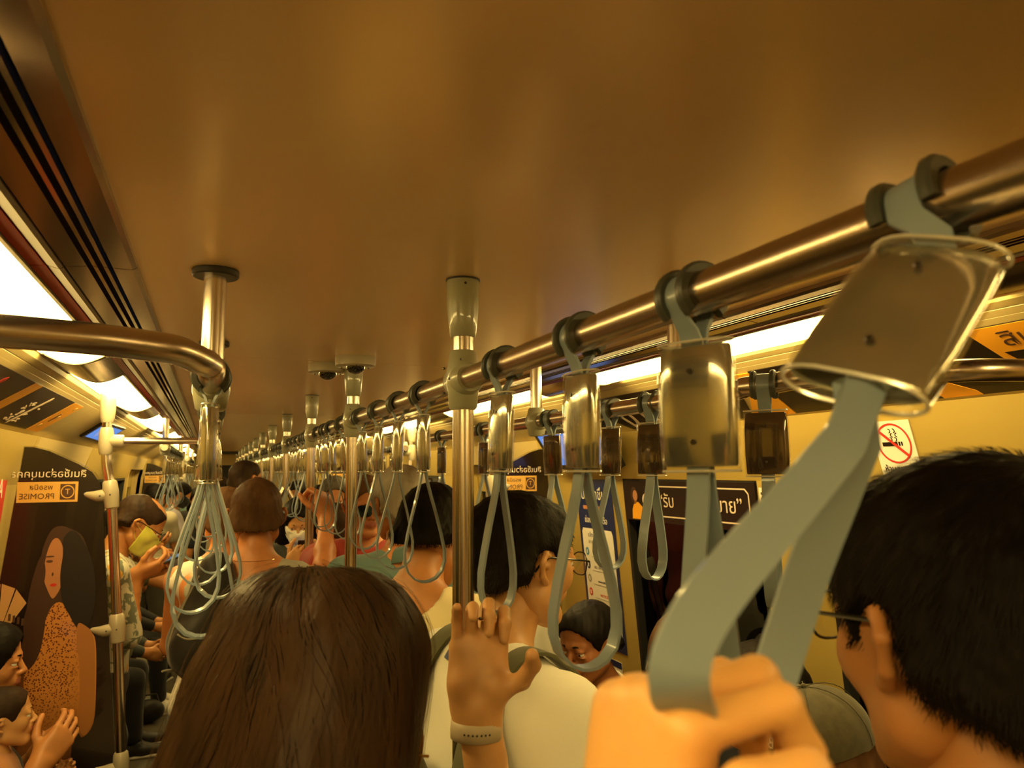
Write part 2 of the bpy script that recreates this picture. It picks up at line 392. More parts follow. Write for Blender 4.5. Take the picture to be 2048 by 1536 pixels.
# side rails, curving out to the wall near the camera
def side_rail(s):
    f = (lambda x: x) if s < 0 else mx
    pts = [(-.62, .76), (-.50, .79), (-.36, .815), (-.22, .848), (-.16, .862), (-.115, .876), (-.075, .900), (-.043, .925), (-.020, .960), (-.008, 1.005), (-.005, 1.06), (-.005, 1.5), (-.005, 2.97)]
    if s > 0: pts = [(x, y+(-.10 if x < -.2 else -.04 if x < -.05 else 0)) for x, y in pts]
    P = [(f(x), y, RZ-(.012 if y > 1.02 else .003 if y < .95 else .008)) for x, y in pts]
    # smooth with a Catmull-Rom pass
    Q = []
    for i in range(len(P)-1):
        p0, p1, p2, p3 = [Vector(P[max(0, min(len(P)-1, k))]) for k in (i-1, i, i+1, i+2)]
        for t in np.linspace(0, 1, 6, endpoint=False):
            Q.append(.5*((2*p1)+(-p0+p2)*t+(2*p0-5*p1+4*p2-p3)*t*t+(-p0+3*p1-3*p2+p3)*t**3))
    Q.append(Vector(P[-1]))
    o = MB().tube(Q, .0172, 28).build('side_handrail', M_rail, smooth=True)
    return o
tag(side_rail(-1), 'curved brushed steel handrail sweeping in from the left edge', 'handrail')
tag(side_rail(1), 'brushed steel handrail on the right, bending out to the right wall', 'handrail')
def side_pole(s, y, full=False, x0=-.005):
    p = empty('ceiling_post', ((x0 if s < 0 else mx(x0)), y, 0))
    MB().tube([(0, 0, RZ-.03 if not full else 0), (0, 0, 2.052)], .0165, 20).build('post', M_steel, p, smooth=True)
    MB().lathe([(.032, 2.046), (.034, 2.048), (.034, 2.0555), (.032, 2.0568)], n=28).build('ceiling_flange', M_black, p, smooth=True)
    z = RZ-.012
    j = MB().lathe([(.0185, -.040), (.022, -.036), (.027, -.010), (.027, .012), (.022, .034), (.0185, .038)], (0, 0, z), n=24)
    j.lathe([(.020, -.034), (.0255, -.022), (.0255, .022), (.020, .034)], n=24, M=Matrix.Translation((0, 0, z)) @ Matrix.Rotation(math.pi/2, 4, 'X'))
    j.build('tee_joint', M_plastic, p, smooth=True)
    return p
for s in (-1, 1):
    for k, y in enumerate((1.195, 1.87)):
        tag(side_pole(s, y), ('short steel post with black flange above the left strap bunch' if k == 0 else 'short steel post almost hidden behind the nearer left post') if s < 0 else
            ('short steel ceiling post on right, behind the strap holders' if k == 0 else 'short steel ceiling post on the right side rail, farther one'), 'post')
# bent grab pole by the glass partition
def cr(P, n=6):
    Q = []
    for i in range(len(P)-1):
        p0, p1, p2, p3 = [Vector(P[max(0, min(len(P)-1, k))]) for k in (i-1, i, i+1, i+2)]
        for t in np.linspace(0, 1, n, endpoint=False):
            Q.append(.5*((2*p1)+(-p0+p2)*t+(2*p0-5*p1+4*p2-p3)*t*t+(-p0+3*p1-3*p2+p3)*t**3))
    return Q+[Vector(P[-1])]
def bent_pole(s, y, cross=True):
    g = -1 if s > 0 else 1
    p = empty('bent_grab_pole', ((-.354 if s < 0 else mx(-.354)), y, 0))
    path = [(0, 0, 2.0), (0, 0, 1.93), (.001, 0, 1.85), (.004, 0, 1.79), (.014, 0, 1.735), (.024, 0, 1.68), (.032, 0, 1.60), (.066, 0, 1.21), (.100, 0, .72), (.105, 0, .3), (.105, 0, 0)]
    path = [(x*g, y_, z) for x, y_, z in path]
    MB().tube(cr(path), .0165, 20).build('pole', M_steel, p, smooth=True)
    MB().lathe([(.019, 1.930), (.0235, 1.945), (.026, 1.975), (.027, 2.035), (.026, 2.04)], n=24).build('ceiling_socket', M_white, p, smooth=True)
    j = MB().lathe([(.0185, 1.815), (.022, 1.822), (.025, 1.85), (.025, 1.88), (.022, 1.905), (.0185, 1.912)], n=24)
    j.lathe([(.019, 0), (.0225, .006), (.0225, .055), (.019, .058)], n=20, M=Matrix.Translation((0, 0, 1.864)) @ Matrix.Rotation(g*math.pi/2, 4, 'Y'))
    j.build('tee_joint', M_white, p, smooth=True)
    for (x, z) in ((.024, 1.675), (.066, 1.21), (.100, .745)):
        lean = math.atan2(.09, 1)*g if z < 1.6 else math.atan2(.13, 1)*g
        M = Matrix.Translation((x*g, 0, z)) @ Matrix.Rotation(-lean, 4, 'Y')
        c = MB().lathe([(.018, -.050), (.0225, -.046), (.026, -.012), (.0265, .010), (.0235, .044), (.018, .050)], n=24, M=M)
        c.tube([Vector((x*g, 0, z)), Vector(((x-.030)*g, 0, z-.004)), Vector(((x-.042)*g, 0, z-.005)), Vector(((x-.056)*g, 0, z-.003)), Vector(((x-.078)*g, 0, z+.002)), Vector(((x-.088)*g, 0, z+.004))], [.020, .0215, .021, .0165, .010, .003], 18)
        c.build('partition_clamp', M_white, p, smooth=True)
        sc = MB(); sc.sphere((x*g, -.0262, z), .003, 5); sc.sphere(((x-.032)*g, -.0212, z-.004), .003, 5); sc.build('clamp_screw', M_screw, p)
    MB().lathe([(.05, 0), (.05, .008), (.02, .02)], (.105*g, 0, 0)).build('floor_flange', M_white, p, smooth=True)
    if cross: MB().tube([(.05*g, 0, 1.864), (.335*g, 0, 1.866)], .0125, 18).build('cross_bar', M_steel, p, smooth=True)
    return p
tag(bent_pole(-1, 3.0), 'bent steel grab pole with white clamps at the left glass partition', 'pole')
tag(bent_pole(1, 3.1, False), 'bent steel grab pole at the right partition, behind the capped and standing riders', 'pole')
for s in (-1, 1):
    for y in ((8.25, 10.6) if s < 0 else (4.62, 6.85, 8.25)): tag(bent_pole(s, y, False), 'bent steel grab pole with white clamps beyond the %s doorway' % ('left' if s < 0 else 'right'), 'pole', 'farther bent poles on the %s' % ('left' if s < 0 else 'right'))
# ------------------------------------------------------------------ hanging straps
def strap_path():
    """closed outline (x,z) of the ribbon: round the rail, through the holder, down into the teardrop"""
    r = .0188; P = []
    for a in np.linspace(math.radians(-38), math.radians(218), 18): P.append((r*math.cos(a), r*math.sin(a)))       # over the top, from right to left
    left = [(-.0120, -.020), (-.0062, -.030), (-.0032, -.040), (-.0028, -.06), (-.0028, -.10), (-.0034, -.143), (-.0070, -.165), (-.0135, -.192), (-.0225, -.225), (-.0315, -.262), (-.0372, -.292), (-.0372, -.312), (-.0315, -.330), (-.0200, -.3425), (-.0085, -.3475), (0, -.3485)]
    right = [(-x, z) for x, z in left[:-1]][::-1]
    return P+left+right
def strap_meshes(twist=0.0, tear=1.0, open_=1.0, tilt=0.0):
    P = strap_path(); N = len(P); w = .0098; t = .0016
    V = []; 
    for i, (x, z) in enumerate(P):
        if z < -.145: x = x*open_; z = -.145+(z+.145)*tear
        a, b = P[i-1], P[(i+1) % N]; tx, tz = b[0]-a[0], b[1]-a[1]; l = math.hypot(tx, tz) or 1; nx, nz = -tz/l, tx/l
        for (yy, o) in ((-w, -t), (w, -t), (w, t), (-w, t)): V.append(Vector((x+nx*o, yy, z+nz*o)))
    def tw(p):
        p = Vector(p); a = 0
        if tilt and p.z < -.018:
            k = min(1, (-.018-p.z)/.02); k = k*k*(3-2*k); c_ = Vector((0, 0, -.092)); p = c_+Matrix.Rotation(tilt*k, 3, 'X') @ (p-c_)
        if p.z < -.018:
            k = min(1, (-.018-p.z)/.024); a = twist*k*k*(3-2*k)
        return Matrix.Rotation(a, 3, 'Z') @ p
    V = [tw(v) for v in V]
    F = []
    for i in range(N):
        j = (i+1) % N
        for k in range(4): F.append((i*4+k, i*4+(k+1) % 4, j*4+(k+1) % 4, j*4+k))
    # holder: lens-shaped sleeve
    def sleeve(hw, th, z0, z1, taper, rim=None):
        vs = []; fs = []; n = 28; zs = [z0, z0+(z1-z0)*.02, z0+(z1-z0)*.3, z0+(z1-z0)*.7, z1-(z1-z0)*.02, z1]
        for zi, z in enumerate(zs):
            u = (z-z0)/(z1-z0); hh = hw*(1-taper*(2*u-1)**2-.02*u); tt = th*(1-.06*(2*u-1)**2)
            if zi in (0, len(zs)-1): hh -= .0012; tt -= .0012
            for k in range(n):
                a = 2*math.pi*k/n; c, s_ = math.cos(a), math.sin(a)
                vs.append((tt*math.copysign(abs(c)**.75, c)*(1-.35*abs(s_)**3), hh*math.copysign(abs(s_)**.55, s_), z))
        for i in range(len(zs)-1): fs += [(i*n+k, i*n+(k+1) % n, (i+1)*n+(k+1) % n, (i+1)*n+k) for k in range(n)]
        fs += [tuple(range(n))[::-1], tuple((len(zs)-1)*n+k for k in range(n))]
        return [tw(v) for v in vs], fs
    return V, F, sleeve, tw
_cache = {}
def make_strap(kind='silver', twist=0.0, tear=1.0, open_=1.0, tilt=0.0):
    """root Empty at the rail axis with ribbon, collars and card holder"""
    root = empty('grab_strap')
    V, F, sleeve, tw = strap_meshes(twist, tear, open_, tilt)
    MB().add(V, F).build('ribbon', M_ribbon, root, smooth=True)
    cb = MB()
    for sg in (-1, 1):                      # dark rubber collars either side of the ribbon on the rail
        ring = []; n = 20; c0 = sg*.0152
        col = MB()
        prof = [(.0174, -.0045), (.0240, -.0045), (.0262, -.002), (.0262, .002), (.0240, .0045), (.0174, .0045)]
        A = np.linspace(math.radians(-50), math.radians(230), n)
        vs = [(r*math.cos(a), c0+dz, r*math.sin(a)) for a in A for r, dz in prof]; m = len(prof)
        fs = [(i*m+k, (i+1)*m+k, (i+1)*m+(k+1) % m, i*m+(k+1) % m) for i in range(n-1) for k in range(m)]+[tuple(range(m)), tuple((n-1)*m+k for k in range(m))[::-1]]
        col.add(vs, fs); col.build('collar', M_rubber, root, smooth=True)
    v, f = sleeve(.0345, .0098, -.1420, -.0430, .06); h = MB().add(v, f).build('card_insert', M_insert if kind == 'silver' else M_insert_d, root, smooth=True)
    v, f = sleeve(.0365, .0116, -.1455, -.0395, .06); f = f[:-2]; MB().add(v, f).build('clear_cover', M_clear, root, smooth=True)
    for z in (-.1455, -.0395):
        rm = MB()
        n = 28; hh, tt = .0365*.93, .0110
        pts = []
        for k in range(n+1):
            a = 2*math.pi*k/n; c, s_ = math.cos(a), math.sin(a)
            pts.append(tw((tt*math.copysign(abs(c)**.75, c)*(1-.35*abs(s_)**3), hh*math.copysign(abs(s_)**.55, s_), z)))
        rm.tube(pts, .0011, 6); rm.build('cover_rim', M_clear_rim, root, smooth=True)
    for z in (-.064, -.122): MB().add(*_disc(tw, z)).build('rivet', M_screw, root)
    return root
def _disc(tw, z):
    v = []; n = 10; f = []
    for sg in (-1, 1):
        b = len(v); v += [tw((sg*.0112, .0024*math.cos(2*math.pi*k/n), z+.0024*math.sin(2*math.pi*k/n))) for k in range(n)]
        v += [tw((sg*.0126, .0016*math.cos(2*math.pi*k/n), z+.0016*math.sin(2*math.pi*k/n))) for k in range(n)]
        f += [(b+k, b+(k+1) % n, b+n+(k+1) % n, b+n+k) for k in range(n)]+[tuple(b+n+k for k in range(n))]
    return v, f
M_clear_rim = mat('clear_rim', (.75, .72, .62), .12, .35, coat=1.0)
def place(o, x, y, z, rot=(0, 0, 0)): o.location = (x, y, z); o.rotation_euler = rot; return o
P_s = make_strap(); P_d = make_strap('dark')
used = set()
def strap(proto, x, y, z, rot=(0, 0, 0), label=None, group=None):
    o = proto if proto.name not in used else copy_tree(proto)
    used.add(proto.name); used.add(o.name)
    place(o, x, y, z, rot); tag(o, label, 'strap', group); return o
R_ = math.radians
# strap pulled towards the camera by the near hand
TW1 = R_(30)
s1 = make_strap(twist=TW1, tilt=R_(13)); used.add(s1.name)
place(s1, RX, .288, RZ, (R_(-15.5), R_(38.5), 0))
def pulled_ribbon(root, twist, low):
    """upper part as on the others, lower part pulled open round the gripping hand"""
    V, F, sleeve, tw = strap_meshes(twist, tilt=R_(13)); P = strap_path(); iM = (Matrix.Translation(root.location) @ Euler(root.rotation_euler).to_matrix().to_4x4()).inverted()
    keepA = list(range(0, 18+5)); keepB = [i for i in range(len(P)) if i > 18+15 and P[i][1] > -.145]
    Q = cr([Vector(p) for p in low], 4); F_ = Vector((.372, .921, .115)); Rr = Vector((.928, -.374, -.009)); Uu = Vector((-.035, -.110, .993)); n = len(Q)
    secs = [[V[i*4+k] for k in range(4)] for i in keepA]; wprev = None
    for i, p in enumerate(Q):
        t = (Q[min(i+1, n-1)]-Q[max(i-1, 0)]).normalized(); u = i/(n-1)
        wv = (Rr*.80-Uu*.55) if u < .3 else (Rr*.95-Uu*.25) if u < .72 else (Rr*.93-Uu*.30)
        wv = (wv-t*wv.dot(t)).normalized(); nn = wv.cross(t).normalized()
        if nn.dot(Vector((0, 0, 1.75))-p) < 0 and u < .3: nn = -nn
        secs.append([iM @ (p+wv*.0098*a+nn*.0016*b) for a, b in ((-1, -1), (1, -1), (1, 1), (-1, 1))])
    secs += [[V[i*4+k] for k in range(4)] for i in keepB]
    # keep the corner order consistent from one section to the next
    for i in range(1, len(secs)):
        best = min(([secs[i][(k+r)%4] for k in range(4)] if d == 1 else [secs[i][(r-k) % 4] for k in range(4)] for r in range(4) for d in (1, -1)), key=lambda c: sum((c[k]-secs[i-1][k]).length for k in range(4)))
        secs[i] = best
    N = len(secs); VV = [v for q in secs for v in q]; FF = [(i*4+k, i*4+(k+1) % 4, ((i+1) % N)*4+(k+1) % 4, ((i+1) % N)*4+k) for i in range(N) for k in range(4)]
    last, first = secs[-1], secs[0]; r = min(range(4), key=lambda r: sum((first[(k+r) % 4]-last[k]).length for k in range(4)))
    if r: FF[-4:] = [((N-1)*4+k, (N-1)*4+(k+1) % 4, (k+1+r) % 4, (k+r) % 4) for k in range(4)]
    old = [c for c in root.children if c.name.startswith('ribbon')][0]; bpy.data.objects.remove(old); MB().add(VV, FF).build('ribbon', M_ribbon, root, smooth=True)
pulled_ribbon(s1, TW1, [(.2575, .2474, 1.7617), (.2197, .2386, 1.7368), (.1849, .228, 1.7168), (.1567, .2164, 1.7011), (.1433, .2104, 1.6882), (.1449, .2135, 1.6755), (.1601, .2263, 1.6627), (.1867, .2463, 1.6512), (.2136, .263, 1.6481), (.2295, .2684, 1.6581), (.2397, .2682, 1.6783), (.2504, .2647, 1.7063), (.2633, .2603, 1.735), (.2741, .2547, 1.7621)])
tag(s1, 'blue-grey strap pulled taut by the near blurred hand, its holder tilted', 'strap')
s2 = make_strap(twist=R_(26), tear=1.02, open_=.9); used.add(s2.name)
place(s2, RX, .507, RZ, (0, R_(-1), 0)); tag(s2, 'grab strap whose wide silver holder hangs just left of the near tilted one', 'strap')
strap(P_s, RX, .712, RZ, (0, 0, 0), 'free grab strap with full round loop in front of the blue-edged wall poster')
s4 = make_strap(tear=.92, open_=.62); used.add(s4.name)
place(s4, RX, .945, RZ, (0, R_(2), 0)); tag(s4, 'grab strap held by the hand with ring and beige watch', 'strap')
for y, l in ((1.367, 'grab strap in front of the cream-shirted neck, first beyond the near pole'), (1.565, 'grab strap second beyond the near pole, overlapping grey hair'), (1.772, 'grab strap third beyond the near pole, over the teal shirt'), (2.0, 'grab strap hanging just before the second central pole, over the sunglasses')):
    strap(P_s, RX, y, RZ, (0, R_(random.uniform(-3, 3)), R_(random.uniform(-8, 8))), l)
far = [2.30, 2.52, 2.66, 2.86, 3.22, 3.36, 3.55, 3.74, 3.93, 4.3, 4.42, 4.6, 4.78, 4.95, 5.35, 5.5, 5.64, 5.8, 6.0, 6.35, 6.5, 6.66, 6.85, 7.05, 7.4, 7.6, 7.8, 8.0, 8.4, 8.6, 8.85, 9.4, 9.6, 9.85, 10.4, 10.7, 10.95, 11.5, 11.9]
for k_, y in enumerate(far):
    g = 'straps between second and third central poles' if y < 3 else 'straps between third and forked central poles' if y < 4.1 else 'far straps on the central rail'
    l = '%s grab strap past the second central pole, before the third' % ['first', 'second', 'third', 'fourth'][k_] if y < 3 else '%s grab strap past the third central pole, before the forked one' % ['first', 'second', 'third', 'fourth', 'fifth'][k_-4] if y < 4.1 else 'small grab strap on the central rail far beyond the forked pole'
    strap(P_s, RX, y, RZ, (0, R_(random.uniform(-4, 4)), R_(random.uniform(-12, 12))), l, g)
SZ = RZ-.012
ORD = ['first', 'second', 'third', 'fourth', 'fifth', 'sixth', 'seventh', 'eighth', 'last']
for k, (y, l) in enumerate(((1.10, 'leftmost grab strap with the largest loop, front of the left strap bunch'), (1.29, None), (1.42, None), (1.60, None), (1.76, None), (2.02, None), (2.25, None), (2.55, None), (2.75, None))):
    strap(P_s, -.005, y, SZ, (0, R_([0, 3, -4, 2, -3, 4, -2, 3, 0][k]), R_([-4, 8, -9, 5, 12, -7, 6, -4, 9][k])), l or '%s grab strap counted from the front of the left strap bunch' % ORD[k], 'straps bunched on the left side rail')
for y, l in ((.955, 'dark strap holder at the right rail bend, beside the near tilted holder'), (1.289, 'dark strap holder over the black window advert on the right rail'), (1.775, 'dark strap holder in front of the blue screen on the right rail'), (2.299, 'dark strap holder on right rail, right behind the near pole'), (2.783, 'dark strap holder on right rail, seen left of the near pole'), (1.455, 'dark strap holder mostly hidden behind the free grab strap')):
    strap(P_d, mx(-.005), y, SZ, (0, R_(random.uniform(-3, 3)), R_({.955: 42, 1.289: 24, 1.775: 14}.get(y, 6))), l)
# far side rails beyond the doorway with their straps
for s in (-1, 1):
    x = -.235 if s < 0 else mx(-.235); sd = 'left' if s < 0 else 'right'
    for a, b in ((4.30, 6.5), (8.25, 10.4)):
        tag(MB().tube([(x, a, SZ), (x, b, SZ)], .0165, 16).build('side_handrail', M_rail, smooth=True), 'straight steel side handrail beyond the %s doorway' % sd, 'handrail', 'far %s handrails' % sd)
        for y in (a+.05, b-.05): tag(side_pole(s, y, x0=-.235), 'short steel post carrying the far %s side handrail' % sd, 'post', 'far %s posts' % sd)
        y = a+.22
        while y < b-.15:
            strap(P_s, x, y, SZ, (0, R_(random.uniform(-4, 4)), R_(random.uniform(-14, 14))), 'small grab strap in the far %s bunch beyond the doorway' % sd, 'far %s side straps' % sd); y += .17
# dome cameras
for (x, y, l) in ((.352, 2.005, 'white round dome camera on ceiling before the second pole'), (.300, 2.16, 'white dome camera partly hidden behind the nearer dome')):
    c = tag(empty('dome_camera', (x, y, 2.057)), l, 'camera')
    MB().lathe([(.051, -.026), (.054, -.024), (.055, -.003), (.054, 0)], n=36).build('base_ring', M_white, c, smooth=True)
    b = MB()
    for i in range(7):
        a = i/6*math.pi/2
    b.lathe([(.026*math.cos(a), -.026-.020*math.sin(a)) for a in np.linspace(0, 1.5, 9)], n=28).build('dome', mat('dome_black', (.006, .006, .008), .05, coat=1.0), c, smooth=True)
    sc = MB()
    for k in range(3): sc.sphere((.042*math.cos(k*2.1+.4), .042*math.sin(k*2.1+.4), -.026), .0025, 5)
    sc.build('camera_screw', M_screw, c)
# ------------------------------------------------------------------ smooth-union clay modelling (signed distances -> one continuous surface)
class Clay:
    def __init__(s, lo, hi, h):
        s.h = h; s.lo = np.array(lo, float)-2*h; s.n = np.ceil((np.array(hi, float)+2*h-s.lo)/h).astype(int)+1
        s.D = np.full(tuple(s.n), .5, np.float32)
        s.ax = [s.lo[i]+h*np.arange(s.n[i]) for i in range(3)]
    def _box(s, lo, hi, pad):
        a = np.clip(np.floor((np.array(lo)-pad-s.lo)/s.h).astype(int), 0, s.n); b = np.clip(np.ceil((np.array(hi)+pad-s.lo)/s.h).astype(int)+1, 0, s.n)
        return tuple(slice(int(i), int(j)) for i, j in zip(a, b))
    def _grid(s, sl):
        return (s.ax[0][sl[0]][:, None, None].astype(np.float32), s.ax[1][sl[1]][None, :, None].astype(np.float32), s.ax[2][sl[2]][None, None, :].astype(np.float32))
    def _mix(s, sl, d, k, op):
        A = s.D[sl]
        if A.size == 0: return s
        if op == 'add':
            hh = np.maximum(k-np.abs(A-d), 0)/k if k > 0 else 0
            s.D[sl] = np.minimum(A, d)-hh*hh*k*.25
        else:
            d = -d; hh = np.maximum(k-np.abs(A-d), 0)/k if k > 0 else 0
            s.D[sl] = np.maximum(A, d)+hh*hh*k*.25
        return s
    def cone(s, a, b, ra, rb=None, k=.02, op='add'):
        rb = ra if rb is None else rb; a = np.array(a, np.float32); b = np.array(b, np.float32); r = max(ra, rb)
        sl = s._box(np.minimum(a, b)-r, np.maximum(a, b)+r, k+s.h*2); X, Y, Z = s._grid(sl); ab = b-a; L = float(ab @ ab) or 1e-9
        t = np.clip(((X-a[0])*ab[0]+(Y-a[1])*ab[1]+(Z-a[2])*ab[2])/L, 0, 1)
        d = np.sqrt((X-a[0]-t*ab[0])**2+(Y-a[1]-t*ab[1])**2+(Z-a[2]-t*ab[2])**2)-(ra+(rb-ra)*t)
        return s._mix(sl, d, k, op)
    def ell(s, c, r, R=None, k=.02, op='add'):
        c = np.array(c, np.float32); r = np.array(r, np.float32); m = float(r.max())
        sl = s._box(c-m, c+m, k+s.h*2); X, Y, Z = s._grid(sl); x, y, z = X-c[0], Y-c[1], Z-c[2]
        if R is not None:
            R = np.array(R, np.float32)
            x, y, z = R[0, 0]*x+R[1, 0]*y+R[2, 0]*z, R[0, 1]*x+R[1, 1]*y+R[2, 1]*z, R[0, 2]*x+R[1, 2]*y+R[2, 2]*z
        k0 = np.sqrt((x/r[0])**2+(y/r[1])**2+(z/r[2])**2); k1 = np.sqrt((x/r[0]**2)**2+(y/r[1]**2)**2+(z/r[2]**2)**2)+1e-9
        return s._mix(sl, k0*(k0-1)/k1, k, op)
    def cut(s, p, n):                        # keep the side opposite to n
        p = np.array(p, np.float32); n = np.array(n, np.float32); n = n/np.linalg.norm(n)
        X, Y, Z = s._grid((slice(None),)*3); s.D = np.maximum(s.D, (X-p[0])*n[0]+(Y-p[1])*n[1]+(Z-p[2])*n[2]); return s
    def wrinkle(s, amp, fx, fy, fz, ph=0.0):
        X, Y, Z = s._grid((slice(None),)*3)
        s.D = s.D+amp*(np.sin(X*fx+3*np.sin(Z*fz*.3+ph)+ph)*np.sin(Z*fz+2*np.sin(Y*fy*.4+ph))*.6+np.sin(Y*fy+X*fx*.6+Z*fz*.5+ph*2)*.4); return s
    def mesh(s):
        D = s.D; D[0] = D[-1] = .5; D[:, 0] = D[:, -1] = .5; D[:, :, 0] = D[:, :, -1] = .5
        S = D < 0; cs = np.zeros(tuple(s.n-1), np.uint8)
        for i in (0, 1):
            for j in (0, 1):
                for k in (0, 1): cs += S[i:i+s.n[0]-1, j:j+s.n[1]-1, k:k+s.n[2]-1]
        act = (cs > 0) & (cs < 8); I = np.argwhere(act); ix = np.full(act.shape, -1, np.int32); ix[act] = np.arange(len(I))
        if len(I) == 0: return np.zeros((0, 3)), np.zeros((0, 4), int)
        acc = np.zeros((len(I), 3)); cnt = np.zeros(len(I))
        cor = [(i, j, k) for i in (0, 1) for j in (0, 1) for k in (0, 1)]
        val = {c: D[I[:, 0]+c[0], I[:, 1]+c[1], I[:, 2]+c[2]] for c in cor}
        for a in cor:
            for ax_ in range(3):
                if a[ax_] == 0:
                    b = list(a); b[ax_] = 1; b = tuple(b); va, vb = val[a], val[b]; m = (va < 0) != (vb < 0)
                    t = va[m]/(va[m]-vb[m]); p = np.repeat(np.array([a], float), m.sum(), 0); p[:, ax_] += t
                    acc[m] += p; cnt[m] += 1
        V = s.lo+s.h*(I+acc/cnt[:, None]); F = []
        for ax_ in range(3):
            sa = [slice(1, -1)]*3; sb = [slice(1, -1)]*3; sa[ax_] = slice(0, -1); sb[ax_] = slice(1, None)
            A = S[tuple(sa)]; B = S[tuple(sb)]; E = np.argwhere(A != B); inside = A[tuple(E.T)]
            base = E.copy(); o = [q for q in range(3) if q != ax_]; base[:, o[0]] += 1; base[:, o[1]] += 1
            def g(d0, d1):
                q = base.copy(); q[:, o[0]] += d0; q[:, o[1]] += d1; return ix[q[:, 0], q[:, 1], q[:, 2]]
            Q = np.stack([g(-1, -1), g(0, -1), g(0, 0), g(-1, 0)], 1)
            flip = inside if ax_ != 1 else ~inside
            Q[~flip] = Q[~flip][:, ::-1]; F.append(Q)
        F = np.concatenate(F); return V, F[(F >= 0).all(1)]
def join(parts):
    V = []; F = []; n = 0
    for v, f in parts: V.append(v); F.append(f+n); n += len(v)
    return np.concatenate(V), np.concatenate(F)
def v3(p): return np.array([p[0], p[1], p[2]], float)
def norm(a): a = v3(a); return a/(np.linalg.norm(a) or 1)

# ------------------------------------------------------------------ hands
def hand_mesh(w, f, n, side, s=1.0, h=.004, curls=None, thumb=None, spread=.06, fore=None):
    """w wrist, f finger direction, n outward palm normal, side +1 when the thumb is on +l = f x n ... ; curls per finger (a,b,c) in degrees"""
    f = norm(f); n = norm(n); n = norm(n-f*(n @ f)); l = np.cross(f, n)*side
    curls = curls or [(25, 35, 25)]*4
    w = v3(w)
    P = lambda a, b, c: w+(f*a+l*b+n*c)*s
    lo = w-.20*s; hi = w+.20*s; c = Clay(lo, hi, h)
    if fore is not None: c.cone(w, w+(v3(fore)-w)*min(1.0, .07*s/np.linalg.norm(v3(fore)-w)), .0265*s, .030*s, k=.02*s)
    c.cone(P(-.01, .008, 0), P(.01, .010, 0), .0215*s, .0215*s, k=.02*s); c.cone(P(-.01, -.010, 0), P(.01, -.012, 0), .0200*s, .0200*s, k=.02*s)
    mcp = [(.092, .030), (.096, .010), (.090, -.011), (.082, -.030)]
    Ls = [(.043, .026, .020), (.047, .029, .021), (.044, .027, .021), (.034, .021, .019)]
    Rr = [.0094, .0094, .0088, .0078]
    for i, (a, b) in enumerate(mcp):
        c.cone(P(.008, b*.62, -.001), P(a, b, -.003), .0150*s, .0112*s, k=.014*s)
    c.ell(P(.035, .024, .009), (.020*s, .020*s, .020*s), k=.02*s)          # thenar
    c.ell(P(.035, -.022, .007), (.017*s, .017*s, .017*s), k=.02*s)
    c.ell(P(.060, .0, -.001), (.030*s, .030*s, .014*s), R=np.stack([f, l, n], 1), k=.02*s)
    tips = []
    for i, (a, b) in enumerate(mcp):
        p = P(a, b, -.003); ang = 0.0; r = Rr[i]*s; sp = spread*(1.5-i)/1.5
        for j in range(3):
            ang += math.radians(curls[i][j]); d = f*math.cos(ang)+n*math.sin(ang)+l*sp*math.cos(ang); d = norm(d)
            q = p+d*Ls[i][j]*s; r2 = r*(.93 if j < 2 else .84)
            c.cone(p, q, r*1.02, r2, k=.0035*s); p = q; r = r2
        tips.append(p)
    th = thumb or [(.55, .75, .30), (.80, .45, .35), (.90, .15, .35)]
    p = P(.022, .020, .006); r = .0135*s
    for j, (L, d) in enumerate(zip((.046, .034, .028), th)):
        d = norm(f*d[0]+l*d[1]+n*d[2]); q = p+d*L*s; r2 = (.0118, .0108, .0088)[j]*s
        c.cone(p, q, r, r2, k=.010*s if j == 0 else .004*s); p = q; r = r2
    return c.mesh(), tips, p
